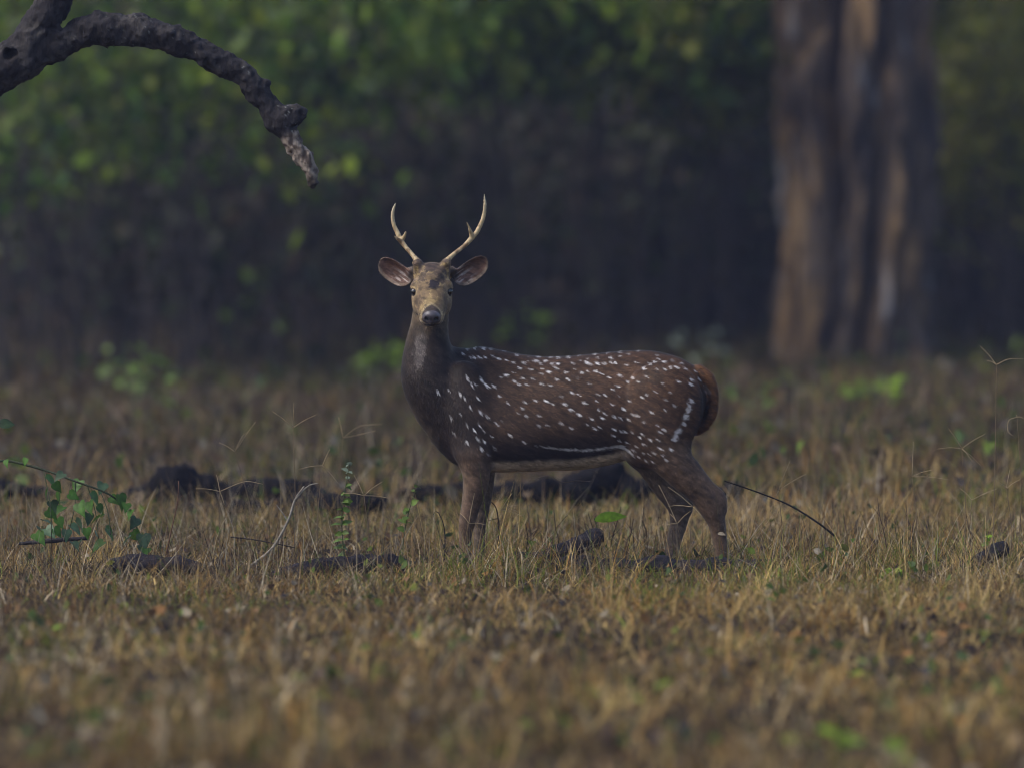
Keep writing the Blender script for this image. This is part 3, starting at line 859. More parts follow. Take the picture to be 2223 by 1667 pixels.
# ================================================================== leaf shapes
def leaf_shape(kind='heart'):
    if kind == 'heart':
        prof = [(-.06, 0), (-.16, .22), (-.05, .42), (.16, .47), (.40, .36), (.64, .20), (.84, .08), (1, 0)]
    elif kind == 'long':
        prof = [(0, 0), (.08, .08), (.25, .17), (.45, .20), (.65, .17), (.82, .10), (.93, .04), (1, 0)]
    else:
        prof = [(0, 0), (.06, .14), (.20, .28), (.40, .34), (.60, .30), (.78, .18), (.92, .07), (1, 0)]
    return np.array(prof)
def leaf_mesh(name, kind, colr, fold=.25, droop=.25):
    pr = leaf_shape(kind); n = len(pr)
    mid = np.stack([np.linspace(0, 1, n), np.zeros(n), -droop * np.linspace(0, 1, n) ** 2], -1)
    L = np.stack([pr[:, 0], pr[:, 1], -droop * np.clip(pr[:, 0], 0, 1) ** 2 + fold * pr[:, 1]], -1)
    Rr = L * np.array((1, -1, 1))
    V = np.concatenate([mid, L, Rr])
    Q = [(i, i + 1, n + i + 1, n + i) for i in range(n - 1)] + [(i + 1, i, 2 * n + i, 2 * n + i + 1) for i in range(n - 1)]
    C = np.tile(np.array(colr), (len(V), 1)); C[:n] *= 1.25
    me = mesh_np(name, V, np.array(Q), C); me.materials.append(M_LEAF)
    return me
def place_leaf(me, parent, base, pos, direction, size, roll=0.0, name='leaf', up=None):
    d = Vector(direction).normalized()
    z = Vector(up).normalized() if up else Vector((random.uniform(-.6, .6), random.uniform(-1.6, .1), 1)).normalized()
    y = z.cross(d).normalized(); z = d.cross(y).normalized()
    Mx = Matrix((d, y, z)).transposed().to_4x4() @ Matrix.Rotation(roll, 4, 'X')
    o = bpy.data.objects.new(name, me); col.objects.link(o); o.parent = parent
    o.matrix_local = Matrix.Translation(Vector(pos) - Vector(base)) @ Mx @ Matrix.Diagonal((size, size, size, 1))
    return o
LM = {k: leaf_mesh('leaf_' + k, s_, c) for k, s_, c in (
    ('vine', 'heart', (.055, .130, .018)), ('vine_pale', 'heart', (.065, .115, .060)), ('bright', 'oval', (.17, .27, .020)), ('weed', 'oval', (.11, .18, .030)),
    ('long', 'long', (.17, .29, .020)), ('dark', 'oval', (.035, .065, .025)), ('pale', 'oval', (.22, .27, .20)), ('yellow', 'oval', (.22, .21, .03)), ('brown', 'oval', (.20, .11, .05)))}

# ================================================================== climbing vine at the left
vb = np.array((*onground(-40, 1165)[:2], 0)); vb[2] = gz(vb[0], vb[1])
vine = empty('climbing_vine', vb, 'arching green vine hung with heart-shaped leaves over the dry grass', 'vine')
VY = -.35
stem_px = [(-60, 1030), (0, 1000), (58, 1009), (119, 1027), (163, 1044), (217, 1063), (250, 1081), (271, 1103), (286, 1125), (300, 1150), (315, 1178)]
sp = resample(np.array([[*vb[:2], vb[2] - .02], at(-75, 1100, VY)] + [at(a, b_, VY + .03 * math.sin(i)) for i, (a, b_) in enumerate(stem_px)]), 50)
mb = MB(); tube(mb, sp, np.linspace(.006, .0022, 50), 6, (.045, .055, .030))
for (x0, y0, x1, y1, yo) in ((130, 1030, 118, 1120, .05), (163, 1044, 150, 1150, -.06), (190, 1054, 214, 1175, .02), (217, 1063, 240, 1160, -.08), (95, 1022, 112, 1175, -.1), (286, 1125, 280, 1185, .06)):
    tube(mb, resample(np.array([at(x0, y0, VY), at((x0 + x1) / 2 + 6, (y0 + y1) / 2, VY + yo * .7), at(x1, y1, VY + yo)]), 8), .0018, 4, (.055, .07, .035))
link('stem', mb.mesh('stem', vb), M_BARK, vine)
vl = """180,430 60,440 300,540 400,520 500,565 310,610 380,640 570,640 330,690 310,740 400,720 500,700 610,715 640,580 740,650 780,700 815,740 840,790
550,760 480,800 370,790 640,770 540,850 600,890 640,930 250,850 820,870 800,900 880,890 860,950 895,970 450,830 240,880 460,930 660,850 300,850 350,580 440,640 280,800 420,860 560,690 690,660 350,850 510,920"""
for i, w_ in enumerate(vl.split()):
    a, b_ = [float(q) for q in w_.split(',')]
    kind = 'vine_pale' if (i % 5 == 3 or (b_ > 780 and i % 2)) else 'vine'
    p_ = at(a / 2.765 - 8, 850 + b_ / 2.765 - 10, VY + random.uniform(-.12, .10))
    place_leaf(LM[kind], vine, vb, p_, (random.uniform(-.6, .9), random.uniform(-.6, .2), random.uniform(-1.1, -.1)), random.uniform(.042, .066) * (.6 if b_ < 470 else 1), random.uniform(-.6, .6))
o = empty('hanging_twig', at(-120, 905, -.2), 'single dark green leaf on a thin twig entering at the clearing edge', 'twig')
ob = at(-120, 905, -.2)
mb = MB(); tube(mb, resample(np.array([(ob[0] - .05, ob[1], gz(ob[0] - .05, ob[1]) - .02), ob, at(-40, 922, -.2), at(2, 918, -.2)]), 14), .0022, 5, (.05, .045, .035))
link('stem', mb.mesh('stem', ob), M_BARK, o)
place_leaf(LM['dark'], o, ob, at(-4, 920, -.2), (1, -.1, .05), .064, .9)

# ================================================================== leafy weeds and saplings
def weed(name, label, cat, base_px, top_px, y, kind, n, size, group=None, stem=.003, spread=.8, stemcol=(.07, .08, .035), tips=None, bare=.25, lean=0.0):
    t_ = at(top_px[0], top_px[1], y); b0 = at(base_px[0], base_px[1], y)
    b0[2] = gz(b0[0], b0[1]) - .01
    e = empty(name, b0, label, cat, group)
    mid = (b0 + t_) / 2 + np.array((random.uniform(-.03, .03), random.uniform(-.03, .03), 0))
    P = resample(np.array([b0, mid, t_]), 16)
    mb = MB(); tube(mb, P, np.linspace(stem, stem * .45, 16), 5, stemcol)
    sides = []
    for i in range(n):
        f = bare + (1 - bare) * (i + random.random() * .6) / n
        p_ = P[min(15, int(f * 15))]
        a = random.uniform(0, 2 * math.pi)
        d = np.array((math.cos(a), math.sin(a), random.uniform(-.35, .7)))
        if spread > 1:
            q = p_ + d * np.array((1, 1, .6)) * random.uniform(.2, 1) * .11 * spread
            tube(mb, resample(np.array([p_, (p_ + q) / 2 + (0, 0, .01), q]), 4), stem * .35, 4, stemcol)
            p_ = q
        kk = kind if not tips or f < .82 else tips
        place_leaf(LM[kk], e, b0, p_, d, size * random.uniform(.6, 1.25) * (1.15 - .5 * f), random.uniform(-.5, .5))
    link('stem', mb.mesh('stem', b0), M_BARK, e)
    return e
weed('leafy_weed', 'tall slender weed with small leaves and pale buds, left of the deer', 'weed', (750, 1168), (763, 990), .12, 'weed', 44, .042, tips='pale', bare=.15)
weed('leafy_weed', 'shorter green weed with forked dark stem beside the deer forelegs', 'weed', (870, 1200), (908, 1040), -.1, 'weed', 18, .044, bare=.5)
weed('seedling', 'low seedling with yellow leaf among grass under the vine', 'seedling', (246, 1240), (250, 1200), -.5, 'yellow', 4, .045, bare=.5)
weed('seedling', 'bright green broad leaved seedling low in the grass right of the hind legs', 'seedling', (1925, 1290), (1930, 1235), -.75, 'bright', 12, .066, bare=.3)
weed('seedling', 'small bright seedling below the three-pronged grass heads', 'seedling', (2135, 1210), (2140, 1150), .05, 'bright', 6, .045, bare=.5)
weed('seedling', 'small green sprout with round leaves beside the dark twig', 'seedling', (1965, 1200), (1968, 1165), .1, 'weed', 5, .032, bare=.5)
weed('seedling', 'pair of leaves sprouting between deer forelegs and the raised log end', 'seedling', (1190, 1220), (1192, 1165), -.05, 'bright', 3, .05, bare=.6)
weed('seedling', 'tiny green sprout beside the raised end of the log', 'seedling', (1275, 1215), (1280, 1172), -.2, 'bright', 4, .04, bare=.5)
weed('seedling', 'low green clump in the grass just right of the hind hoof', 'seedling', (1700, 1272), (1702, 1240), -.6, 'weed', 9, .045, bare=.2)
weed('seedling', 'green sprout growing through dry grass in front of the weed', 'seedling', (690, 1245), (694, 1215), -.4, 'weed', 5, .03, bare=.4)
# single long leaf under the belly
lb = at(1293, 1190, .02); lb[2] = gz(lb[0], lb[1])
o = empty('grass_seedling', lb, 'single broad bright green leaf standing beneath the deer belly', 'seedling')
mb = MB(); tube(mb, resample(np.array([lb, at(1296, 1150, .02), at(1290, 1124, .02)]), 8), .0018, 4, (.10, .14, .04)); link('stem', mb.mesh('stem', lb), M_BARK, o)
place_leaf(LM['long'], o, lb, at(1289, 1129, .02), (1, -.05, .26), .128, 0, up=(0, -1, .75))
# blurred green plants farther back and nearer than the deer
for (px_, py_, h_, kind, n, sz, lab) in (
        (1890, 900, 66, 'bright', 26, .115, 'vivid light green sapling in the open grass between deer and fluted tree'),
        (1800, 868, 45, 'weed', 9, .085, 'dull green sapling next to the vivid one in front of fluted tree'),
        (835, 830, 80, 'bright', 26, .115, 'light green sapling just behind the deer neck'),
        (775, 835, 50, 'pale', 8, .09, 'greyish pale leaved sapling behind the deer neck'),
        (285, 870, 130, 'weed', 16, .11, 'green sapling at the thicket edge below the dead branch'),
        (330, 900, 115, 'weed', 14, .10, 'green spindly sapling in front of the thicket edge'),
        (1500, 800, 85, 'pale', 12, .12, 'silvery leaved shrub sapling behind the deer rump'),
        (1625, 960, 130, 'weed', 10, .06, 'thin green weed standing behind the deer tail'),
        (1135, 790, 125, 'bright', 22, .12, 'yellow green sapling in the shade above the deer back'),
        (2120, 1010, 90, 'weed', 8, .05, 'thin green weed beneath tall grass heads'),
        (560, 800, 250, 'weed', 18, .13, 'tall thin green sapling in the shaded thicket below branch tip')):
    g_ = onground(px_, py_)
    weed('sapling', lab, 'sapling', (px_, py_), (px_ + random.uniform(-12, 12), py_ - h_), g_[1], kind, n, sz, spread=1.6, bare=.35)
for (px_, py_, h_, kind, n, sz, lab) in (
        (1362, 1545, 40, 'bright', 6, .060, 'blurred light green sprout in the near grass'),
        (2075, 1520, 50, 'weed', 7, .055, 'blurred dull green sprout in the near grass'),
        (1190, 1590, 40, 'bright', 5, .060, 'blurred light green sprout in the near grass'),
        (1500, 1640, 40, 'weed', 6, .055, 'blurred dull green sprout in the near grass'),
        (1900, 1660, 50, 'bright', 8, .070, 'blurred light green sprout in the near grass'),
        (480, 1350, 30, 'weed', 5, .050, 'blurred dull green sprout in the near grass'),
        (880, 1430, 30, 'weed', 5, .050, 'blurred dull green sprout in the near grass'),
        (620, 1520, 45, 'weed', 6, .055, 'blurred dull green sprout in the near grass'),
        (60, 1420, 40, 'bright', 5, .050, 'blurred light green sprout in the near grass'),
        (105, 1655, 50, 'weed', 7, .060, 'blurred dull green sprout in the near grass'),
        (1950, 1480, 40, 'bright', 5, .055, 'blurred light green sprout in the near grass'),
        (270, 1600, 40, 'weed', 5, .055, 'blurred dull green sprout in the near grass'),
        (1740, 1330, 30, 'weed', 5, .045, 'blurred dull green sprout in the near grass'),
        (2160, 1400, 60, 'weed', 8, .055, 'blurred dull green sprout in the near grass')):
    g_ = onground(px_, py_)
    weed('sprout', lab, 'sprout', (px_, py_), (px_ + random.uniform(-8, 8), py_ - h_), g_[1], kind, n, sz, spread=1.2, bare=.3, group=lab.replace('sprout', 'sprouts'))

# ================================================================== fallen charred logs
def log(label, pts, sides=18, seed=1, rough=.22, colr=(.0075, .007, .009), cat='log', name='fallen_log', knots=()):
    """pts: (px, py, radius px, y)"""
    P = np.array([(*at(a, b_ + (r * .18 if y > 2 else 0), y), r * (.80 if y > 2 else 1) / 560 * (24 + y) / 24) for a, b_, r, y in pts])
    n = max(24, len(pts) * 9)
    P = resample(P, n)
    base = P[0, :3].copy(); base[2] = gz(base[0], base[1])
    mb = MB()
    cc = np.array(colr) * (0.7 + .9 * fbm(P[:, :3], 6, seed)[:, None])
    P[:, :3] += (np.stack([vnoise(P[:, :3], 9, seed + q) for q in (1, 2, 3)], -1) - .5) * P[:, 3:4] * .9
    P[:, 3] *= (.55 + .9 * vnoise(P[:, :3], 14, seed + 5)) if pts[0][3] > 2 else (.80 + .4 * vnoise(P[:, :3], 14, seed + 5))
    tube(mb, P[:, :3], P[:, 3], sides, cc, rough * 1.5, 26, seed)
    o = link(name, mb.mesh(name, base), M_CHAR); o.location = base
    return tag(o, label, cat)
log('charred fallen log with humped burnt end lying behind the tall weed', [(240, 1092, 20, 4.6), (330, 1070, 32, 4.5), (370, 1046, 48, 4.4), (405, 1036, 58, 4.4), (445, 1044, 50, 4.4), (480, 1062, 32, 4.4), (540, 1054, 30, 4.3), (610, 1052, 30, 4.2), (690, 1068, 26, 4.1), (740, 1085, 16, 4.0)], 22, 2, .3)
log('long charred log lying flat in grass in front of the humped log', [(380, 1112, 20, 3.6), (480, 1100, 24, 3.5), (600, 1098, 26, 3.4), (720, 1095, 28, 3.3), (840, 1090, 22, 3.3)], 18, 3, .3)
log('dark burnt log behind the forelegs, under the deer', [(880, 1075, 20, 4.2), (960, 1068, 26, 4.2), (1060, 1062, 27, 4.2), (1180, 1055, 30, 4.2), (1260, 1045, 34, 4.2)], 18, 5, .3)
log('heap of burnt wood seen between belly and hind legs', [(1230, 1070, 26, 3.8), (1300, 1050, 40, 3.9), (1370, 1048, 42, 3.9), (1430, 1055, 34, 3.9), (1500, 1080, 18, 3.9), (1600, 1060, 22, 4.6)], 18, 6, .4)
log('dark log half buried in grass at the far left of the vine', [(-90, 1065, 26, 4.6), (0, 1060, 24, 4.5), (60, 1064, 18, 4.5), (110, 1075, 12, 4.4)], 14, 7)
log('grey black bark slab under the vine in front of its leaves', [(235, 1224, 13, -.45), (300, 1220, 22, -.45), (370, 1223, 23, -.45), (440, 1232, 15, -.45)], 16, 8, .25, (.022, .020, .026))
log('cracked dark bark slab in grass below the tall weed', [(610, 1242, 13, -.5), (680, 1236, 23, -.5), (760, 1231, 23, -.48), (840, 1228, 23, -.45), (900, 1232, 13, -.45)], 16, 9, .25, (.016, .015, .021))
log('dark branch with blunt raised end in front of the deer', [(1090, 1240, 14, -.22), (1130, 1224, 21, -.22), (1190, 1208, 20, -.22), (1240, 1194, 17, -.20), (1275, 1182, 19, -.20), (1300, 1172, 21, -.20), (1312, 1168, 14, -.2)], 18, 10, .2, (.020, .019, .025))
log('dark fallen limb lying beneath the raised branch end', [(1190, 1236, 15, -.35), (1260, 1230, 25, -.35), (1340, 1229, 26, -.35), (1430, 1233, 22, -.35), (1500, 1240, 14, -.35)], 18, 11, .2, (.020, .019, .026))
log('dark fallen limb lying just in front of the hind hooves', [(1440, 1240, 14, -.3), (1510, 1232, 21, -.3), (1590, 1231, 21, -.3), (1660, 1232, 18, -.3), (1720, 1240, 10, -.3)], 16, 12, .2, (.020, .019, .026))
log('broken charred stick propped in grass beside the sprawling seedlings', [(2050, 1250, 10, -.2), (2100, 1226, 14, -.2), (2150, 1204, 15, -.2), (2178, 1192, 15, -.2), (2186, 1188, 9, -.2)], 14, 13, .2, (.015, .015, .02))
log('thin dark stick lying across the grass under the vine', [(40, 1178, 4, -.3), (110, 1173, 5, -.3), (190, 1168, 4, -.3)], 8, 14, .2, (.035, .032, .035), 'stick', 'fallen_stick')

# ================================================================== twigs and grass stalks
def twig(label, pts, r0, r1, y, colr, forks=(), name='dry_twig'):
    P = resample(np.array([at(a, b_, y + random.uniform(-.01, .01)) for a, b_ in pts]), 6 * len(pts))
    base = P[0].copy()
    mb = MB(); tube(mb, P, np.linspace(r0, r1, len(P)), 6, colr, .12, 60, 4)
    for f in forks:
        Q_ = resample(np.array([at(a, b_, y) for a, b_ in f]), 8)
        tube(mb, Q_, np.linspace(r1 * 1.2, r1 * .5, 8), 5, colr)
    o = link(name, mb.mesh(name, base), M_CHAR); o.location = base
    return tag(o, label, 'twig')
twig('long dark twig leaning from the hind leg down into the grass', [(1572, 1043), (1640, 1066), (1710, 1094), (1770, 1130), (1812, 1162)], .0022, .0045, .1, (.03, .027, .028))
twig('pale bent forked twig standing left of the tall weed', [(535, 1235), (590, 1190), (625, 1130), (640, 1085), (660, 1055)], .0065, .003, -.1, (.26, .235, .20), [[(625, 1130), (610, 1108), (600, 1095)], [(640, 1085), (668, 1055), (690, 1048)]])
twig('thin reddish dry stalk standing upright between vine and humped log', [(362, 1200), (372, 1150), (385, 1090), (388, 1043)], .0032, .0016, -.15, (.15, .085, .055), [[(385, 1090), (396, 1075), (402, 1086)]])
twig('curved black stem standing at the deer forelegs', [(965, 1215), (966, 1165), (962, 1135), (952, 1112)], .0024, .0016, -.3, (.025, .02, .02), [[(952, 1112), (945, 1110), (940, 1118)]])
twig('dark forked stem behind the deer forelegs', [(1083, 1175), (1082, 1130), (1076, 1100), (1062, 1085)], .0028, .0018, .1, (.05, .035, .028), [[(1082, 1125), (1072, 1126), (1060, 1130)]])
twig('zigzag thin dead twig above the raised log end', [(1170, 1035), (1195, 1033), (1222, 1046), (1250, 1043), (1280, 1044)], .0012, .001, .15, (.28, .23, .19))
twig('straight dark twig lying low between pale twig and weed', [(500, 1165), (560, 1172), (640, 1188)], .003, .002, -.1, (.04, .033, .03))
twig('crooked thin dry stem with side branches right of the dark twig', [(1925, 1190), (1918, 1150), (1910, 1120), (1905, 1080)], .0024, .0012, .1, (.09, .06, .045), [[(1918, 1150), (1928, 1120), (1926, 1110)], [(1910, 1120), (1895, 1100)]])

TW = random.Random(5)
for k in range(26):
    px_ = TW.choice((TW.uniform(1700, 2200), TW.uniform(20, 900), TW.uniform(1100, 1420))); py_ = TW.uniform(1165, 1225)
    y_ = onground(px_, py_)[1]; h_ = TW.uniform(45, 110); dx = TW.uniform(-30, 30)
    fk = [[(px_ + dx * .6, py_ - h_ * .6), (px_ + dx * .6 + TW.uniform(-25, 25), py_ - h_ * TW.uniform(.75, .95))]]
    if TW.random() < .5: fk.append([(px_ + dx * .35, py_ - h_ * .4), (px_ + dx * .35 + TW.uniform(-25, 25), py_ - h_ * TW.uniform(.55, .7))])
    tw = twig('thin dry forked twig standing upright in the straw', [(px_, py_ + 6), (px_ + dx * .35, py_ - h_ * .4), (px_ + dx * .6 + TW.uniform(-5, 5), py_ - h_ * .6), (px_ + dx, py_ - h_)], .0030, .0014, y_, TW.choice(((.035, .026, .022), (.06, .04, .03), (.10, .07, .05))), fk)
    tw['group'] = 'thin dry twigs standing in the straw'
def stalk(label, base_px, head_px, y, spikes, r=.0017, colr=(.20, .15, .095), group=None):
    h_ = at(*head_px, y); b0 = at(*base_px, y); b0[2] = gz(b0[0], b0[1]) - .01
    e = empty('grass_stalk', b0, label, 'grass stalk', group)
    mb = MB(); mid = (b0 + h_) / 2 + np.array((random.uniform(-.02, .02), .02, 0))
    tube(mb, resample(np.array([b0, mid, h_]), 12), np.linspace(r * 1.1, r * .6, 12), 4, colr)
    link('stem', mb.mesh('stem', b0), M_GRASS, e)
    for sp_ in spikes:
        mb = MB()
        pts = [h_] + [at(a, b_, y + random.uniform(-.03, .03)) for a, b_ in sp_]
        if len(pts) == 2: pts.insert(1, (pts[0] + pts[1]) / 2 + (0, 0, .004))
        tube(mb, resample(np.array(pts), 10), np.linspace(r * .9, r * .6, 10), 4, np.array((.36, .28, .17)))
        link('spike', mb.mesh('spike', b0), M_GRASS, e)
    return e
stalk('tall three-pronged grass head beside the fluted tree, highest of all', (2155, 960), (2163, 792), -.2, [[(2128, 752)], [(2190, 780), (2222, 780)], [(2142, 783)]])
stalk('four-pronged star shaped grass head on a tall bare stalk', (2092, 1215), (2088, 973), -.1, [[(2060, 931)], [(2138, 942)], [(2035, 974)], [(2128, 1009)], [(2110, 1000)]])
stalk('grass head with hooked curling prongs at the clearing right edge', (2208, 1170), (2208, 905), .05, [[(2190, 912), (2188, 935), (2198, 945)], [(2222, 908)], [(2206, 900)]])
stalk('three-pronged upright grass head behind the humped log', (637, 1130), (636, 928), -.1, [[(638, 875)], [(592, 893)], [(686, 900)]])
stalk('bent grass stalk with drooping prongs right of the star shaped one', (2115, 1215), (2110, 1085), .1, [[(2150, 1068)], [(2165, 1060)], [(2085, 1060)]])
stalk('fine grass stalk with one upright and two level prongs left of the star shaped one', (1978, 1180), (1980, 1034), .1, [[(1983, 958)], [(2022, 1020)], [(2062, 1041)]])
stalk('yellowish branching grass stalk between log hump and weed', (560, 1150), (510, 980), .8, [[(555, 915)], [(475, 960)], [(530, 940)]])
stalk('wispy grass head with arching prongs behind the weed', (735, 1120), (745, 950), 1.2, [[(780, 925), (830, 920)], [(770, 945), (815, 935)], [(735, 905)]])
stalk('wide spreading grass head over the flat charred log', (480, 1190), (477, 1066), -.05, [[(425, 1060)], [(530, 1045), (570, 1050)], [(470, 1030)], [(487, 1095)]])
stalk('stiff grass stalk crossing in front of the forelegs', (1005, 1210), (1018, 1135), -.2, [[(998, 1112)], [(1060, 1140)], [(1030, 1070)]])
stalk('spreading straw coloured grass head beside the forelegs', (1098, 1215), (1088, 1106), -.1, [[(1125, 1095)], [(1135, 1120)], [(1112, 1070)], [(1105, 1104), (1130, 1112)]])
stalk('dry grass stalk forking over the far hind leg', (1470, 1215), (1470, 1136), -.2, [[(1500, 1108)], [(1455, 1115)], [(1440, 1142)], [(1430, 1052)]])
stalk('dry grass stalk crossing the near hind leg hock', (1510, 1215), (1505, 1100), -.25, [[(1450, 1056)], [(1450, 1098)], [(1525, 1125)]])
stalk('thin grass stalk with raised prong right of hind leg', (1690, 1180), (1690, 1065), .05, [[(1715, 1000)], [(1750, 1028)], [(1672, 1110)]])
stalk('tall fine stalk with long side prong left of pale twig', (690, 1200), (700, 1010), .0, [[(716, 975)], [(650, 1018)], [(735, 1050)]])
stalk('crossed straw stalks standing beside the tall weed', (800, 1190), (790, 1075), -.15, [[(830, 1045)], [(850, 1082)], [(768, 1030)], [(745, 1070)]])
stalk('slim stalk with narrow fan of prongs beyond seedling at right', (2190, 1190), (2185, 1060), -.1, [[(2192, 1020)], [(2215, 1040)], [(2170, 1048)]])

# small pale things in the grass
def dead_leaf(label, px_, py_, y, size, kind='pale'):
    p_ = at(px_, py_, y)
    me = leaf_mesh('fallen_leaf', 'oval', (.40, .33, .24), .3, .2); 
    o = link('fallen_leaf', me); o.location = p_; o.scale = (size,) * 3
    o.rotation_euler = (R(random.uniform(35, 60)), R(random.uniform(-15, 15)), R(random.uniform(-20, 20)))
    return tag(o, label, 'fallen leaf')
dead_leaf('large pale curled fallen leaf in grass before the bark slab', 842, 1264, -.62, .105)
dead_leaf('pale twisted dead leaf at the foot of the long dark twig', 1764, 1195, -.05, .05)
dead_leaf('whitish dried leaf caught beside the near hind leg', 1558, 1158, -.18, .032)

# ================================================================== dry grass
def blades(XY, Hh, Wd, bend, colr, nseg, lean0=.15, zoff=0.0):
    n = len(XY)
    z0 = gz(XY[:, 0], XY[:, 1]) - .012 + zoff
    az = rng.uniform(0, 2 * np.pi, n)
    dirv = np.stack([np.cos(az), np.sin(az)], -1)
    wz = az + np.pi / 2 + rng.normal(0, .8, n)
    wv = np.stack([np.cos(wz), np.sin(wz), np.zeros(n)], -1)
    kink = rng.normal(0, .35, n)
    t_ = np.linspace(0, 1, nseg + 1)
    rows = []
    th0 = rng.uniform(0, lean0, n)
    ang = th0[:, None] + bend[:, None] * t_[None]           # angle from vertical along the blade
    seg = Hh[:, None] / nseg
    hx = np.concatenate([np.zeros((n, 1)), np.cumsum(np.sin(ang[:, :-1]) * seg, 1)], 1)
    hz = np.concatenate([np.zeros((n, 1)), np.cumsum(np.cos(ang[:, :-1]) * seg, 1)], 1)
    hz = np.maximum(hz, .004 + rng.uniform(0, .025, n)[:, None] * (t_[None] > .2))
    side = kink[:, None] * hx * t_[None]
    px_ = XY[:, 0, None] + dirv[:, 0, None] * hx - dirv[:, 1, None] * side
    py_ = XY[:, 1, None] + dirv[:, 1, None] * hx + dirv[:, 0, None] * side
    Pc = np.stack([px_, py_, z0[:, None] + hz], -1)          # n, nseg+1, 3
    ww = Wd[:, None] * (1 - t_[None] ** 1.6 * .92) / 2
    Lf = Pc - wv[:, None] * ww[..., None]; Rt = Pc + wv[:, None] * ww[..., None]
    V = np.stack([Lf, Rt], 2).reshape(n, -1, 3)              # per blade (nseg+1)*2
    m_ = (nseg + 1) * 2
    b_ = (np.arange(n) * m_)[:, None]
    q = np.array([(2 * i, 2 * i + 1, 2 * i + 3, 2 * i + 2) for i in range(nseg)])
    Q_ = (b_[:, :, None] + q[None]).reshape(-1, 4)
    C_ = np.repeat(colr[:, None], m_, 1)
    return V.reshape(-1, 3), Q_, C_.reshape(-1, 3)
PAL = np.array([(.49, .350, .135), (.34, .225, .080), (.18, .115, .050), (.33, .180, .050), (.28, .230, .155), (.135, .165, .025), (.045, .034, .026), (.60, .50, .34)])
def grass_colour(XY):
    n = len(XY)
    P3 = np.stack([XY[:, 0], XY[:, 1], np.zeros(n)], -1)
    g1 = fbm(P3, .9, 51); g2 = fbm(P3, .5, 52); g3 = fbm(P3, 2.2, 53)
    pr = np.stack([.20 + .25 * sstep(.45, .7, g2), .22 + 0 * g1, .20 + .3 * sstep(.5, .3, g2), .10 + .15 * sstep(.5, .7, g3), .12 + 0 * g1,
                   .09 + .55 * sstep(.50, .64, g1), .09 + .22 * sstep(.50, .66, 1 - g3), .035 + 0 * g1], 1)
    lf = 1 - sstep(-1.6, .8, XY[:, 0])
    pr[:, 0] *= 1 - .45 * lf; pr[:, 3] *= 1 - .5 * lf; pr[:, 4] *= 1 + .8 * lf; pr[:, 6] *= 1 + .6 * lf  # left greyer and darker, right golden: pooled light put into the grass colours
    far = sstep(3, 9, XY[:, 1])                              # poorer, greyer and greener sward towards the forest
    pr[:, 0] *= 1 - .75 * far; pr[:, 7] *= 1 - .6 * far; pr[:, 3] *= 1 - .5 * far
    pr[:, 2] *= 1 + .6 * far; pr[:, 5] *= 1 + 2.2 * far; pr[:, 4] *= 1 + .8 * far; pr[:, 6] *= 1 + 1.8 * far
    pr /= pr.sum(1, keepdims=True)
    cell = np.floor((P3 + .05 * (fbm(P3, 9, 57)[:, None] - .5)) / np.array((.085, .11, 1))).astype(np.int64)
    tuft = _hash(cell[:, 0], cell[:, 1], cell[:, 2], 5)        # blades of one tuft share their tone
    pick_ = np.where(rng.random(n) < .55, tuft, rng.random(n))
    c = (pick_[:, None] > np.cumsum(pr, 1)).sum(1).clip(0, len(PAL) - 1)
    tone = (.55 + .9 * _hash(cell[:, 1], cell[:, 0], cell[:, 2], 9)) * (.62 + .76 * fbm(P3, 3.2, 58))
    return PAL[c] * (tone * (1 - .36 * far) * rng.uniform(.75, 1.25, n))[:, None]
def scatter(y0, y1, dens, margin=.5, clump=0.5):
    """points on the visible wedge of ground"""
    def hw(y): return 1111.5 / FPX * (y - CAM_Y) * 1.04 + margin
    n = int((hw(y0) + hw(y1)) * (y1 - y0) * dens)
    y = rng.uniform(y0, y1, n); x = rng.uniform(-1, 1, n) * hw(y1)
    k = np.abs(x) < hw(y); x, y = x[k], y[k]
    XY = np.stack([x, y], -1)
    P3 = np.stack([x, y, np.zeros(len(x))], -1)
    keep = rng.random(len(x)) < ((1 - clump) + clump * 1.6 * fbm(P3, 2.6, 61)) * (.35 + .65 * sstep(.36, .50, fbm(P3, 1.6, 62)))
    return XY[keep]
GV = MB(); GV4 = []
def sow(y0, y1, dens, hmin, hmax, w, bmin, bmax, nseg, lean0, margin=.5, tall=0.0, clump=.5):
    XY = scatter(y0, y1, dens, margin, clump); n = len(XY)
    P3 = np.stack([XY[:, 0], XY[:, 1], np.zeros(n)], -1)
    hh = rng.uniform(hmin, hmax, n) * (.25 + 1.5 * fbm(P3, 1.3, 71)) * (.40 + 1.2 * vnoise(P3, 6, 72))
    if tall: hh *= np.where(rng.random(n) < tall, rng.uniform(1.5, 2.2, n), 1)
    V_, Q_, C_ = blades(XY, hh, w * rng.uniform(.6, 1.5, n), rng.uniform(bmin, bmax, n), grass_colour(XY), nseg, lean0)
    return V_, Q_, C_
def stems(y0, y1, dens, hmin, hmax, w, colr, lean, kinkv=.25):
    XY = scatter(y0, y1, dens, .4, .8); n = len(XY)
    V_, Q_, C_ = blades(XY, rng.uniform(hmin, hmax, n), w * rng.uniform(.7, 1.4, n), rng.uniform(-kinkv, kinkv * 2, n), np.asarray(colr)[rng.integers(0, len(colr), n)] * rng.uniform(.7, 1.3, (n, 1)), 4, lean)
    return V_, Q_, C_
STRAW = [(.46, .37, .23), (.38, .27, .14), (.30, .20, .11), (.52, .45, .33)]
DARK = [(.045, .030, .022), (.07, .045, .032), (.030, .024, .022), (.10, .065, .045)]
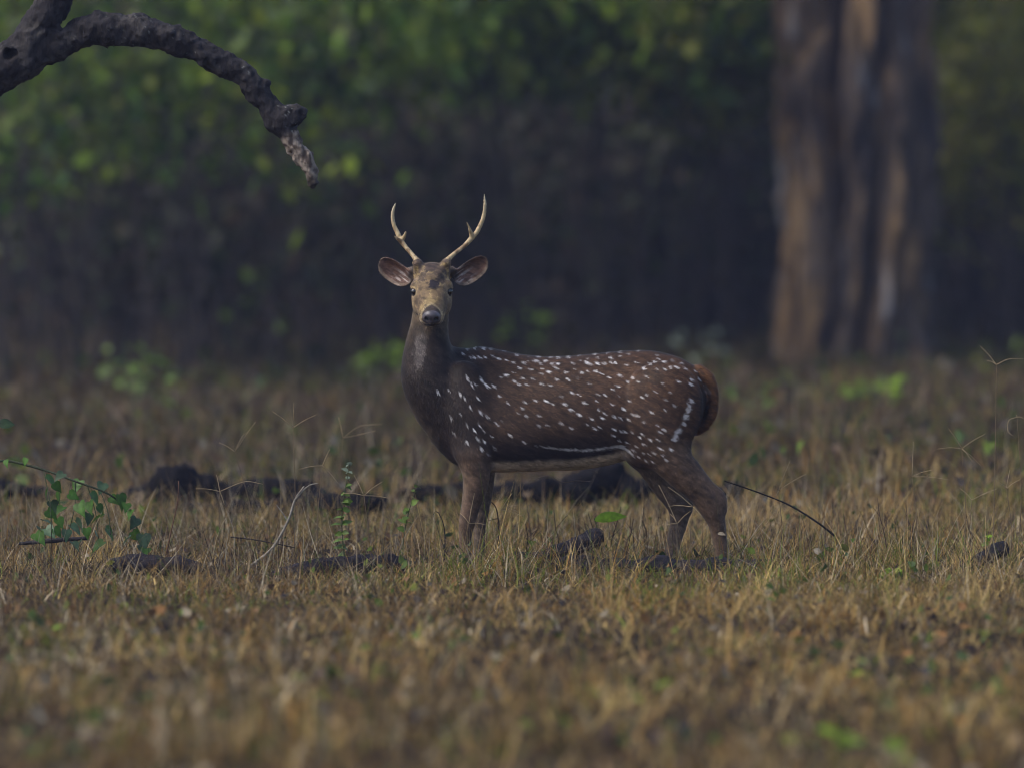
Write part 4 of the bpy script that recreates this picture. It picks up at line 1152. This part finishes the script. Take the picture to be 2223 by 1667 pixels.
def make_grass(label, sows):
    Vs, Qs, Cs, o_ = [], [], [], 0
    for a in sows:
        V_, Q_, C_ = stems(**a) if 'lean' in a else sow(**a); Vs.append(V_); Qs.append(Q_ + o_); Cs.append(C_); o_ += len(V_)
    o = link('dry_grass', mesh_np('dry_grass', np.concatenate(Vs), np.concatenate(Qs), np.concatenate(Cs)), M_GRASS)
    return tag(o, label, 'grass', kind='stuff')
make_grass('matted dry straw coloured grass around the deer', [
    dict(y0=-3.2, y1=3.6, dens=2500, hmin=.04, hmax=.13, w=.0038, bmin=.9, bmax=2.6, nseg=4, lean0=1.3),      # matted
    dict(y0=-3.2, y1=3.6, dens=800, hmin=.05, hmax=.14, w=.0030, bmin=.0, bmax=1.6, nseg=3, lean0=.7, tall=.10),
    dict(y0=-1.8, y1=2.2, dens=130, hmin=.10, hmax=.26, w=.0018, bmin=-.3, bmax=.7, nseg=4, lean0=.8),
    dict(y0=-1.6, y1=3.2, dens=150, hmin=.10, hmax=.32, w=.0028, colr=STRAW, lean=1.25),
    dict(y0=-1.6, y1=3.2, dens=110, hmin=.06, hmax=.24, w=.0032, colr=DARK, lean=.6)])
make_grass('dry straw coloured grass in the near foreground', [
    dict(y0=-10.2, y1=-3.2, dens=1250, hmin=.05, hmax=.14, w=.0066, bmin=.7, bmax=2.5, nseg=3, lean0=1.2),
    dict(y0=-10.2, y1=-3.2, dens=330, hmin=.05, hmax=.13, w=.0050, bmin=.0, bmax=1.2, nseg=2, lean0=.7)])
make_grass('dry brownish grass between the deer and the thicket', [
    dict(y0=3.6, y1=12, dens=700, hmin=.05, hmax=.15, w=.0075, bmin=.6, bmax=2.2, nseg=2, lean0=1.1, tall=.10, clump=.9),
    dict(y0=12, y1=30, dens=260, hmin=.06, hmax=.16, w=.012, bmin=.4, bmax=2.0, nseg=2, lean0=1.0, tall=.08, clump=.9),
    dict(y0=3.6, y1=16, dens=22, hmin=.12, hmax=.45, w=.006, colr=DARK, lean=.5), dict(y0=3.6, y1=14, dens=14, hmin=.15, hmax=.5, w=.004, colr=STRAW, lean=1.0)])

# fallen leaves and low green leaves among the grass
def litter(label, y0, y1, dens, smin, smax, pal, zmax, up, name):
    XY = scatter(y0, y1, dens, .4, .8); n = len(XY)
    P = np.stack([XY[:, 0], XY[:, 1], gz(XY[:, 0], XY[:, 1]) + rng.uniform(.005, zmax, n)], -1)
    nn = rng.normal(0, 1, (n, 3)) * np.array((1, 1, .4)) + np.array((0, -.2, up)); nn /= np.linalg.norm(nn, axis=1, keepdims=True)
    d = np.cross(nn, rng.normal(size=(n, 3))); d /= np.linalg.norm(d, axis=1, keepdims=True); u_ = np.cross(nn, d)
    s_ = rng.uniform(smin, smax, n)[:, None]; cur = nn * s_ * rng.uniform(.05, .3, (n, 1))
    V = np.stack([P - d * s_ * .5 + cur, P - d * s_ * .15 + u_ * s_ * .3, P + d * s_ * .2 + u_ * s_ * .24 , P + d * s_ * .55 + cur, P + d * s_ * .2 - u_ * s_ * .24, P - d * s_ * .15 - u_ * s_ * .3], 1).reshape(-1, 3)
    b_ = (np.arange(n) * 6)[:, None]
    Q_ = np.concatenate([b_ + np.array((0, 5, 2, 1))[None], b_ + np.array((5, 4, 3, 2))[None]])
    C_ = np.repeat(np.asarray(pal)[rng.integers(0, len(pal), n)] * rng.uniform(.65, 1.35, (n, 1)), 6, axis=0)
    o = link(name, mesh_np(name, V, Q_, C_), M_GRASS)
    return tag(o, label, 'leaves', kind='stuff')
BROWN = [(.27, .19, .10), (.19, .115, .06), (.13, .080, .05), (.24, .20, .14), (.07, .05, .045), (.045, .04, .045), (.25, .13, .05), (.33, .28, .20)]
litter('fallen brown leaves strewn through the near grass', -10.2, -3.0, 60, .02, .055, BROWN, .07, .8, 'leaf_litter')
litter('fallen brown leaves strewn in the grass round the deer', -3.0, 4, 40, .02, .045, BROWN, .05, .8, 'leaf_litter')
litter('dull leaves strewn over the ground towards the thicket', 4, 26, 16, .04, .10, [(.15, .11, .075), (.10, .07, .05), (.06, .05, .045), (.13, .12, .10)], .10, .6, 'leaf_litter')
GRN = [(.10, .15, .025), (.075, .115, .03), (.13, .15, .03), (.05, .085, .03)]
litter('small green leaves sprouting through the near grass', -10.2, -3.0, 11, .025, .055, GRN, .09, .5, 'ground_cover')
litter('small green leaves sprouting through the grass round the deer', -3.0, 4, 17, .02, .045, GRN, .11, .5, 'ground_cover')
litter('small green leaves sprouting through the ground towards the thicket', 4, 24, 5, .04, .10, GRN, .22, .3, 'ground_cover')

# ================================================================== great fluted tree
tb = np.array((*onground(1858, 788)[:2], 0)); TBY = tb[1]
pm = 560 * 24 / (24 + TBY)                              # photo pixels per metre there
ftree = empty('fluted_tree', (tb[0], tb[1], gz(tb[0], tb[1])), 'massive old tree with deeply fluted grey brown trunk at the thicket edge', 'tree')
nz_, nt_ = 120, 220
zz = np.linspace(-.25, 7.5, nz_); th = np.linspace(0, 2 * np.pi, nt_, endpoint=False)
Z, T = np.meshgrid(zz, th, indexing='ij')
Rb = .565 + .05 * np.exp(-np.clip(Z, 0, 9) / .55) + .10 * np.exp(-np.clip(Z + .25, 0, 9) / .18) + .018 * Z
rr = Rb.copy()
phi = (T + np.pi) % (2 * np.pi) - np.pi               # 0 faces the camera; positive to the right of the picture
for c0, dp, wd_, wob, sd in ((-22, .34, 9, 13, 1), (13, .30, 8, 13, 2), (60, .30, 11, 9, 3), (-8, .10, 5, 22, 11), (30, .12, 5, 22, 12), (-48, .13, 6, 20, 13), (-75, .14, 9, 6, 4), (110, .2, 10, 6, 5), (150, .16, 10, 6, 6), (-120, .2, 10, 6, 7), (-160, .15, 8, 6, 8), (38, .06, 5, 8, 9), (-50, .07, 5, 8, 10)):
    w_ = np.stack([Z * 0 + sd * 3.3, Z * 1.5, Z * 0], -1)
    cc = R(c0) + R(wob) * 2 * (vnoise(w_, 1, sd) - .5) + (R(6) * np.sin(Z * 1.9 + sd * 2))
    dd = (phi - cc + np.pi) % (2 * np.pi) - np.pi
    rr -= dp * (.80 + 1.3 * (vnoise(w_, 1.0, sd + 20) - .5)) * np.exp(-(dd / R(wd_)) ** 2)
X0 = np.sin(phi); Y0 = -np.cos(phi)
rr += .06 * np.exp(-np.clip(Z, 0, 9) / .28) * (.3 + .7 * np.cos(phi * 5 + 1.2)) 
PN = np.stack([X0 * rr * 3, Y0 * rr * 3, Z * 1.5], -1)
rr += (fbm(PN, 1.6, 81) - .5) * .22 + (fbm(PN, 7, 82) - .5) * .05
V = np.stack([X0 * rr, Y0 * rr, Z], -1).reshape(-1, 3)
i = np.arange(nz_ - 1)[:, None] * nt_; j = np.arange(nt_)[None]
Q = np.stack([i + j, i + (j + 1) % nt_, i + nt_ + (j + 1) % nt_, i + nt_ + j], -1).reshape(-1, 4)
n1 = fbm(PN.reshape(-1, 3) * np.array((1, 1, .45)), 1.7, 83); n2 = fbm(PN.reshape(-1, 3) * np.array((1, 1, .35)), 5, 84)
C = np.tile(np.array((.105, .080, .062)), (len(V), 1))
C = lerp(C, (.27, .175, .090), sstep(.50, .64, n1) * .9)
C = lerp(C, (.032, .027, .029), sstep(.50, .64, n2) * .8)
C = lerp(C, (.30, .29, .30), sstep(.66, .74, fbm(PN.reshape(-1, 3) * np.array((1, 1, .3)), 3.1, 85)) * .7)
link('trunk', mesh_np('trunk', V, Q, C), M_TRUNK, ftree)

# ================================================================== forest: trees with crowns, shrubs
def leaf_cloud(n, centre, rad, size, pal, seed, shell=.35, flat=1.0):
    """n leaves spread through clumps in an ellipsoid"""
    g_ = np.random.default_rng(seed)
    nc = max(6, n // 60)
    cd = g_.normal(size=(nc, 3)); cd /= np.linalg.norm(cd, axis=1, keepdims=True)
    cc = cd * (g_.uniform(shell, 1, nc) ** .6)[:, None]
    ci = g_.integers(0, nc, n)
    P = cc[ci] + g_.normal(0, .16, (n, 3))
    P = P * np.asarray(rad) + np.asarray(centre)
    d = g_.normal(size=(n, 3)) * np.array((1, 1, .6)) + np.array((0, 0, -.25)); d /= np.linalg.norm(d, axis=1, keepdims=True)
    u_ = np.cross(d, g_.normal(size=(n, 3))); u_ /= np.linalg.norm(u_, axis=1, keepdims=True)
    s_ = size * g_.uniform(.6, 1.4, n)[:, None]
    V = np.stack([P, P + d * s_ * .45 + u_ * s_ * .30, P + d * s_, P + d * s_ * .45 - u_ * s_ * .30], 1).reshape(-1, 3)
    Q = np.arange(n * 4).reshape(-1, 4)
    pal = np.asarray(pal)
    cm = pal[g_.integers(0, len(pal), nc)][ci] * .6 + pal[g_.integers(0, len(pal), n)] * .4
    C = np.repeat(cm * g_.uniform(.7, 1.3, (n, 1)), 4, axis=0)
    return V, Q, C
GREEN = [(.100, .190, .018), (.160, .255, .018), (.045, .090, .022), (.215, .265, .020), (.070, .085, .040)]
OLIVE = [(.160, .185, .018), (.195, .210, .020), (.095, .120, .022), (.20, .17, .035)]
DULL = [(.050, .060, .040), (.080, .062, .045), (.040, .050, .035), (.11, .080, .055), (.06, .10, .03)]
def tree(x, y, r, h, crown_r, label, n=2600, pal=GREEN, seed=0, lean=0.0, crown_z=None, group=None, leaf=.26):
    g_ = random.Random(seed)
    b0 = np.array((x, y, float(gz(x, y))))
    e = empty('forest_tree', b0, label, 'tree', group)
    mb = MB()
    P = resample(np.array([(0, 0, -.2), (lean * .3 + g_.uniform(-.1, .1), 0, h * .25), (lean * .7 + g_.uniform(-.2, .2), g_.uniform(-.2, .2), h * .55), (lean, 0, h * .9)]), 22)
    tc = np.array((.040, .036, .036)) * g_.uniform(.7, 1.3)
    tube(mb, P, np.interp(np.linspace(0, 1, 22), [0, .05, .6, 1], [r * 1.35, r, r * .7, r * .25]), 12, tc, .14, 4, seed)
    for k in range(6):
        a = k * 1.05 + g_.uniform(0, .6); s_ = P[11 + k]
        L_ = crown_r * g_.uniform(.6, .95)
        tube(mb, resample(np.array([s_, s_ + (math.cos(a) * L_ * .5, math.sin(a) * L_ * .5, L_ * .25), s_ + (math.cos(a) * L_, math.sin(a) * L_, L_ * .35)]), 8), np.linspace(r * .4, r * .08, 8), 6, tc)
    link('trunk', mb.mesh('trunk'), M_TRUNK, e)
    cz = crown_z or h * .72
    V_, Q_, C_ = leaf_cloud(n, (lean, 0, cz), (crown_r, crown_r, h - cz + .6), leaf, pal, seed + 5)
    link('crown', mesh_np('crown', V_, Q_, C_), M_FOL, e)
    return e
# crown of the fluted tree
V_, Q_, C_ = leaf_cloud(5000, (0, 0, 9.5), (5.0, 4.5, 3.6), .30, OLIVE, 900)
link('crown', mesh_np('crown', V_, Q_, C_), M_FOL, ftree)
for k in range(8):
    mb = MB()
    a = k * .8; s_ = np.array((0, 0, 6.6 + .1 * k))
    tube(mb, resample(np.array([s_ - (0, 0, .6), s_ + (math.cos(a) * 1.6, math.sin(a) * 1.6, 1.4), s_ + (math.cos(a) * 3.6, math.sin(a) * 3.4, 2.6)]), 10), np.linspace(.26, .05, 10), 8, (.11, .09, .08))
    link('limb', mb.mesh('limb'), M_TRUNK, ftree)

def shrub(px_, y, h, spread, label, seed, n_leaf=900, leaf=.10, pal=GREEN, n_stem=14, leaf_lo=.45, group=None, stemcol=(.070, .060, .055), rs=.016, name='thicket_shrub'):
    g_ = np.random.default_rng(seed)
    x = at(px_, 800, y)[0]
    b0 = np.array((x, y, float(gz(x, y))))
    e = empty(name, b0, label, 'shrub', group)
    mb = MB(); tips = []
    for k in range(n_stem):
        a = g_.uniform(0, 2 * np.pi); s0 = g_.normal(0, spread * .22, 2)
        hh = h * g_.uniform(.45, 1.08); out = spread * g_.uniform(.2, 1.5)
        p1 = np.array((s0[0], s0[1], -.05))
        p2 = p1 + (math.cos(a) * out * .25, math.sin(a) * out * .25, hh * .55)
        p3 = p1 + (math.cos(a) * out * .75, math.sin(a) * out * .75, hh)
        p4 = p1 + (math.cos(a) * out * 1.25, math.sin(a) * out * 1.25, hh * g_.uniform(.72, 1.02))
        Pm = resample(np.array([p1, p2, p3, p4]), 12)
        tube(mb, Pm, np.linspace(rs, rs * .25, 12) * g_.uniform(.6, 1.4), 5, np.array(stemcol) * g_.uniform(.4, 1.0))
        for q in range(4):
            s_ = Pm[g_.integers(3, 11)]; d = g_.normal(size=3) * (.35, .35, .25) * spread * .7
            tube(mb, resample(np.array([s_, s_ + d * .5 + (0, 0, .04), s_ + d]), 5), rs * .3, 4, np.array(stemcol) * g_.uniform(.6, 1.4))
            tips.append(s_ + d); tips.append(s_ + d * .6)
        tips += [Pm[t2] for t2 in range(4, 12) if Pm[t2][2] > h * leaf_lo]
    link('stem', mb.mesh('stem'), M_BARK, e)
    tips = np.array([t2 for t2 in tips if t2[2] > h * leaf_lo * .8] or tips)
    n = n_leaf
    if n:
        ci = g_.integers(0, len(tips), n)
        P = tips[ci] + g_.normal(0, .10 + .06 * spread, (n, 3))
        P[:, 2] = np.maximum(P[:, 2], .05)
        d = g_.normal(size=(n, 3)) + np.array((0, -.25, -.45)); d /= np.linalg.norm(d, axis=1, keepdims=True)
        u_ = np.cross(d, g_.normal(size=(n, 3))); u_ /= np.linalg.norm(u_, axis=1, keepdims=True)
        s_ = leaf * g_.uniform(.6, 1.4, n)[:, None]
        V = np.stack([P, P + d * s_ * .45 + u_ * s_ * .32, P + d * s_, P + d * s_ * .45 - u_ * s_ * .32], 1).reshape(-1, 3)
        pal = np.asarray(pal); cl = pal[g_.integers(0, len(pal), len(tips))][ci] * .6 + pal[g_.integers(0, len(pal), n)] * .4
        link('foliage', mesh_np('foliage', V, np.arange(n * 4).reshape(-1, 4), np.repeat(cl * g_.uniform(.7, 1.35, (n, 1)), 4, axis=0)), M_FOL, e)
    return e
GT = 'trees of the dark forest behind the clearing'
TL = 'dark slender forest tree standing in shade behind the thicket'
rr_ = random.Random(11)
specs = []
for k, (px_, y, r) in enumerate(((330, 30, .34), (120, 36, .16), (560, 33, .10), (740, 27, .08), (1010, 34, .12), (1180, 40, .16), (1330, 29, .09), (1450, 38, .18), (1560, 31, .11), (1640, 44, .2),
                                 (2120, 34, .14), (2200, 42, .2), (30, 45, .22), (450, 46, .24), (880, 48, .22), (-300, 26, .2), (-500, 34, .25), (2500, 30, .22), (2700, 38, .22))):
    y += 5; x = at(px_, 800, y)[0]
    lab = TL if k else 'broad dark trunk in the shade below the drooping dead branch'
    tree(x, y, r, rr_.uniform(8, 11.5), rr_.uniform(3.2, 4.6), lab, 3000, GREEN if k % 3 else OLIVE, 100 + k, rr_.uniform(-.6, .6), group=GT if k else None, crown_z=rr_.uniform(6.2, 7.6))
for row, (y, step, off) in enumerate(((52, 3.6, 0), (60, 3.8, 1.5), (70, 4.2, .5), (82, 4.4, 1.8))):
    hw = .0827 * (y + 24) + 3
    x = -hw + off
    k = 0
    while x < hw:
        tree(x + rr_.uniform(-.6, .6), y + rr_.uniform(-2, 2), rr_.uniform(.12, .26), rr_.uniform(9, 12), rr_.uniform(3.2, 4.4), TL, 2200, GREEN if k % 2 else OLIVE, 300 + row * 20 + k, rr_.uniform(-.5, .5), group=GT, crown_z=rr_.uniform(5.8, 7.2), leaf=.34)
        x += step; k += 1
# thicket along the clearing edge
SG = 'arching green leaved shrub of the thicket behind the clearing'
SO = 'olive green shrub of the thicket beside the fluted tree'
SD = 'sparse dull brown shrub of bare stems in the shaded thicket'
k = 0
for (px_, y, h, sp_, n, lf, pal, lo, lab) in (
        (-40, 18.5, 2.9, 1.0, 650, .14, GREEN, .58, SG), (180, 19.5, 2.9, 1.1, 650, .15, GREEN, .60, SG), (420, 20.5, 2.9, 1.1, 600, .15, GREEN, .66, SG),
        (640, 22.0, 3.1, 1.1, 750, .15, GREEN, .82, SG), (860, 22.8, 3.1, 1.2, 1500, .15, GREEN, .82, SG), (1080, 23.5, 3.1, 1.2, 1700, .15, GREEN, .86, SG), (1290, 24.0, 3.1, 1.2, 1700, .15, GREEN, .87, SG),
        (1490, 24.5, 3.1, 1.1, 1700, .15, OLIVE, .80, SO), (1640, 25.5, 3.2, 1.0, 1700, .15, OLIVE, .70, SO), (2110, 27.0, 3.2, 1.1, 1300, .12, OLIVE, .35, SO), (2240, 26.0, 3.0, 1.1, 1300, .12, OLIVE, .3, SO),
        (60, 22.5, 2.4, 1.0, 520, .15, DULL, .12, SD), (300, 23.5, 2.4, 1.1, 520, .15, DULL, .12, SD), (520, 24.5, 2.2, 1.0, 520, .15, DULL, .12, SD), (720, 25.5, 2.3, 1.0, 520, .15, DULL, .12, SD), (930, 27, 2.4, 1.1, 520, .15, DULL, .12, SD),
        (1120, 28, 2.3, 1.1, 520, .15, DULL, .12, SD), (1310, 29, 2.4, 1.1, 520, .15, DULL, .12, SD), (1500, 30, 2.4, 1.1, 520, .15, DULL, .12, SD), (1660, 30, 2.4, 1.1, 520, .15, DULL, .12, SD), (2060, 31, 2.4, 1.1, 520, .15, DULL, .12, SD),
        (820, 26.5, 2.0, 1.1, 700, .16, DULL, .1, SD), (1220, 26.5, 2.0, 1.2, 700, .16, DULL, .1, SD), (1420, 27.5, 1.9, 1.2, 700, .16, DULL, .1, SD), (1600, 28.5, 2.1, 1.1, 700, .16, DULL, .1, SD), (420, 23, 1.8, 1.1, 600, .16, DULL, .1, SD),
        (-100, 27, 3.2, 1.2, 900, .13, GREEN, .5, SG), (240, 29, 3.4, 1.3, 900, .13, GREEN, .55, SG), (600, 31, 3.6, 1.3, 900, .14, GREEN, .65, SG), (980, 33, 3.8, 1.4, 1000, .14, GREEN, .72, SG), (1400, 34, 3.9, 1.4, 1000, .14, OLIVE, .72, SO),
        (1760, 34, 3.8, 1.4, 900, .14, OLIVE, .6, SO), (2200, 33, 3.6, 1.4, 1000, .14, OLIVE, .4, SO)):
    shrub(px_, y, h, sp_, lab, 500 + k, n, lf, pal, 14 if lab != SD else 12, lo, group={SG: 'green thicket shrubs', SO: 'olive thicket shrubs', SD: 'bare stemmed thicket shrubs'}[lab])
    k += 1

# ================================================================== thin forest haze
m, t = new_mat('haze'); out = N(t, 'ShaderNodeOutputMaterial')
v = N(t, 'ShaderNodeVolumePrincipled')
v.inputs['Color'].default_value = (.52, .60, 1.0, 1); v.inputs['Density'].default_value = .00105; v.inputs['Anisotropy'].default_value = .2
t.links.new(v.outputs[0], out.inputs['Volume'])
lo, hi = np.array((-265., -125., -1.5)), np.array((265., 325., 34.))
V = np.array([[(lo, hi)[i][0], (lo, hi)[j][1], (lo, hi)[k][2]] for i in (0, 1) for j in (0, 1) for k in (0, 1)])
o = link('haze', mesh_np('haze', V, np.array([(0, 1, 3, 2), (4, 6, 7, 5), (0, 4, 5, 1), (2, 3, 7, 6), (0, 2, 6, 4), (1, 5, 7, 3)]), smooth=False), m)
tag(o, 'thin bluish haze hanging in the forest air', 'haze', kind='stuff')
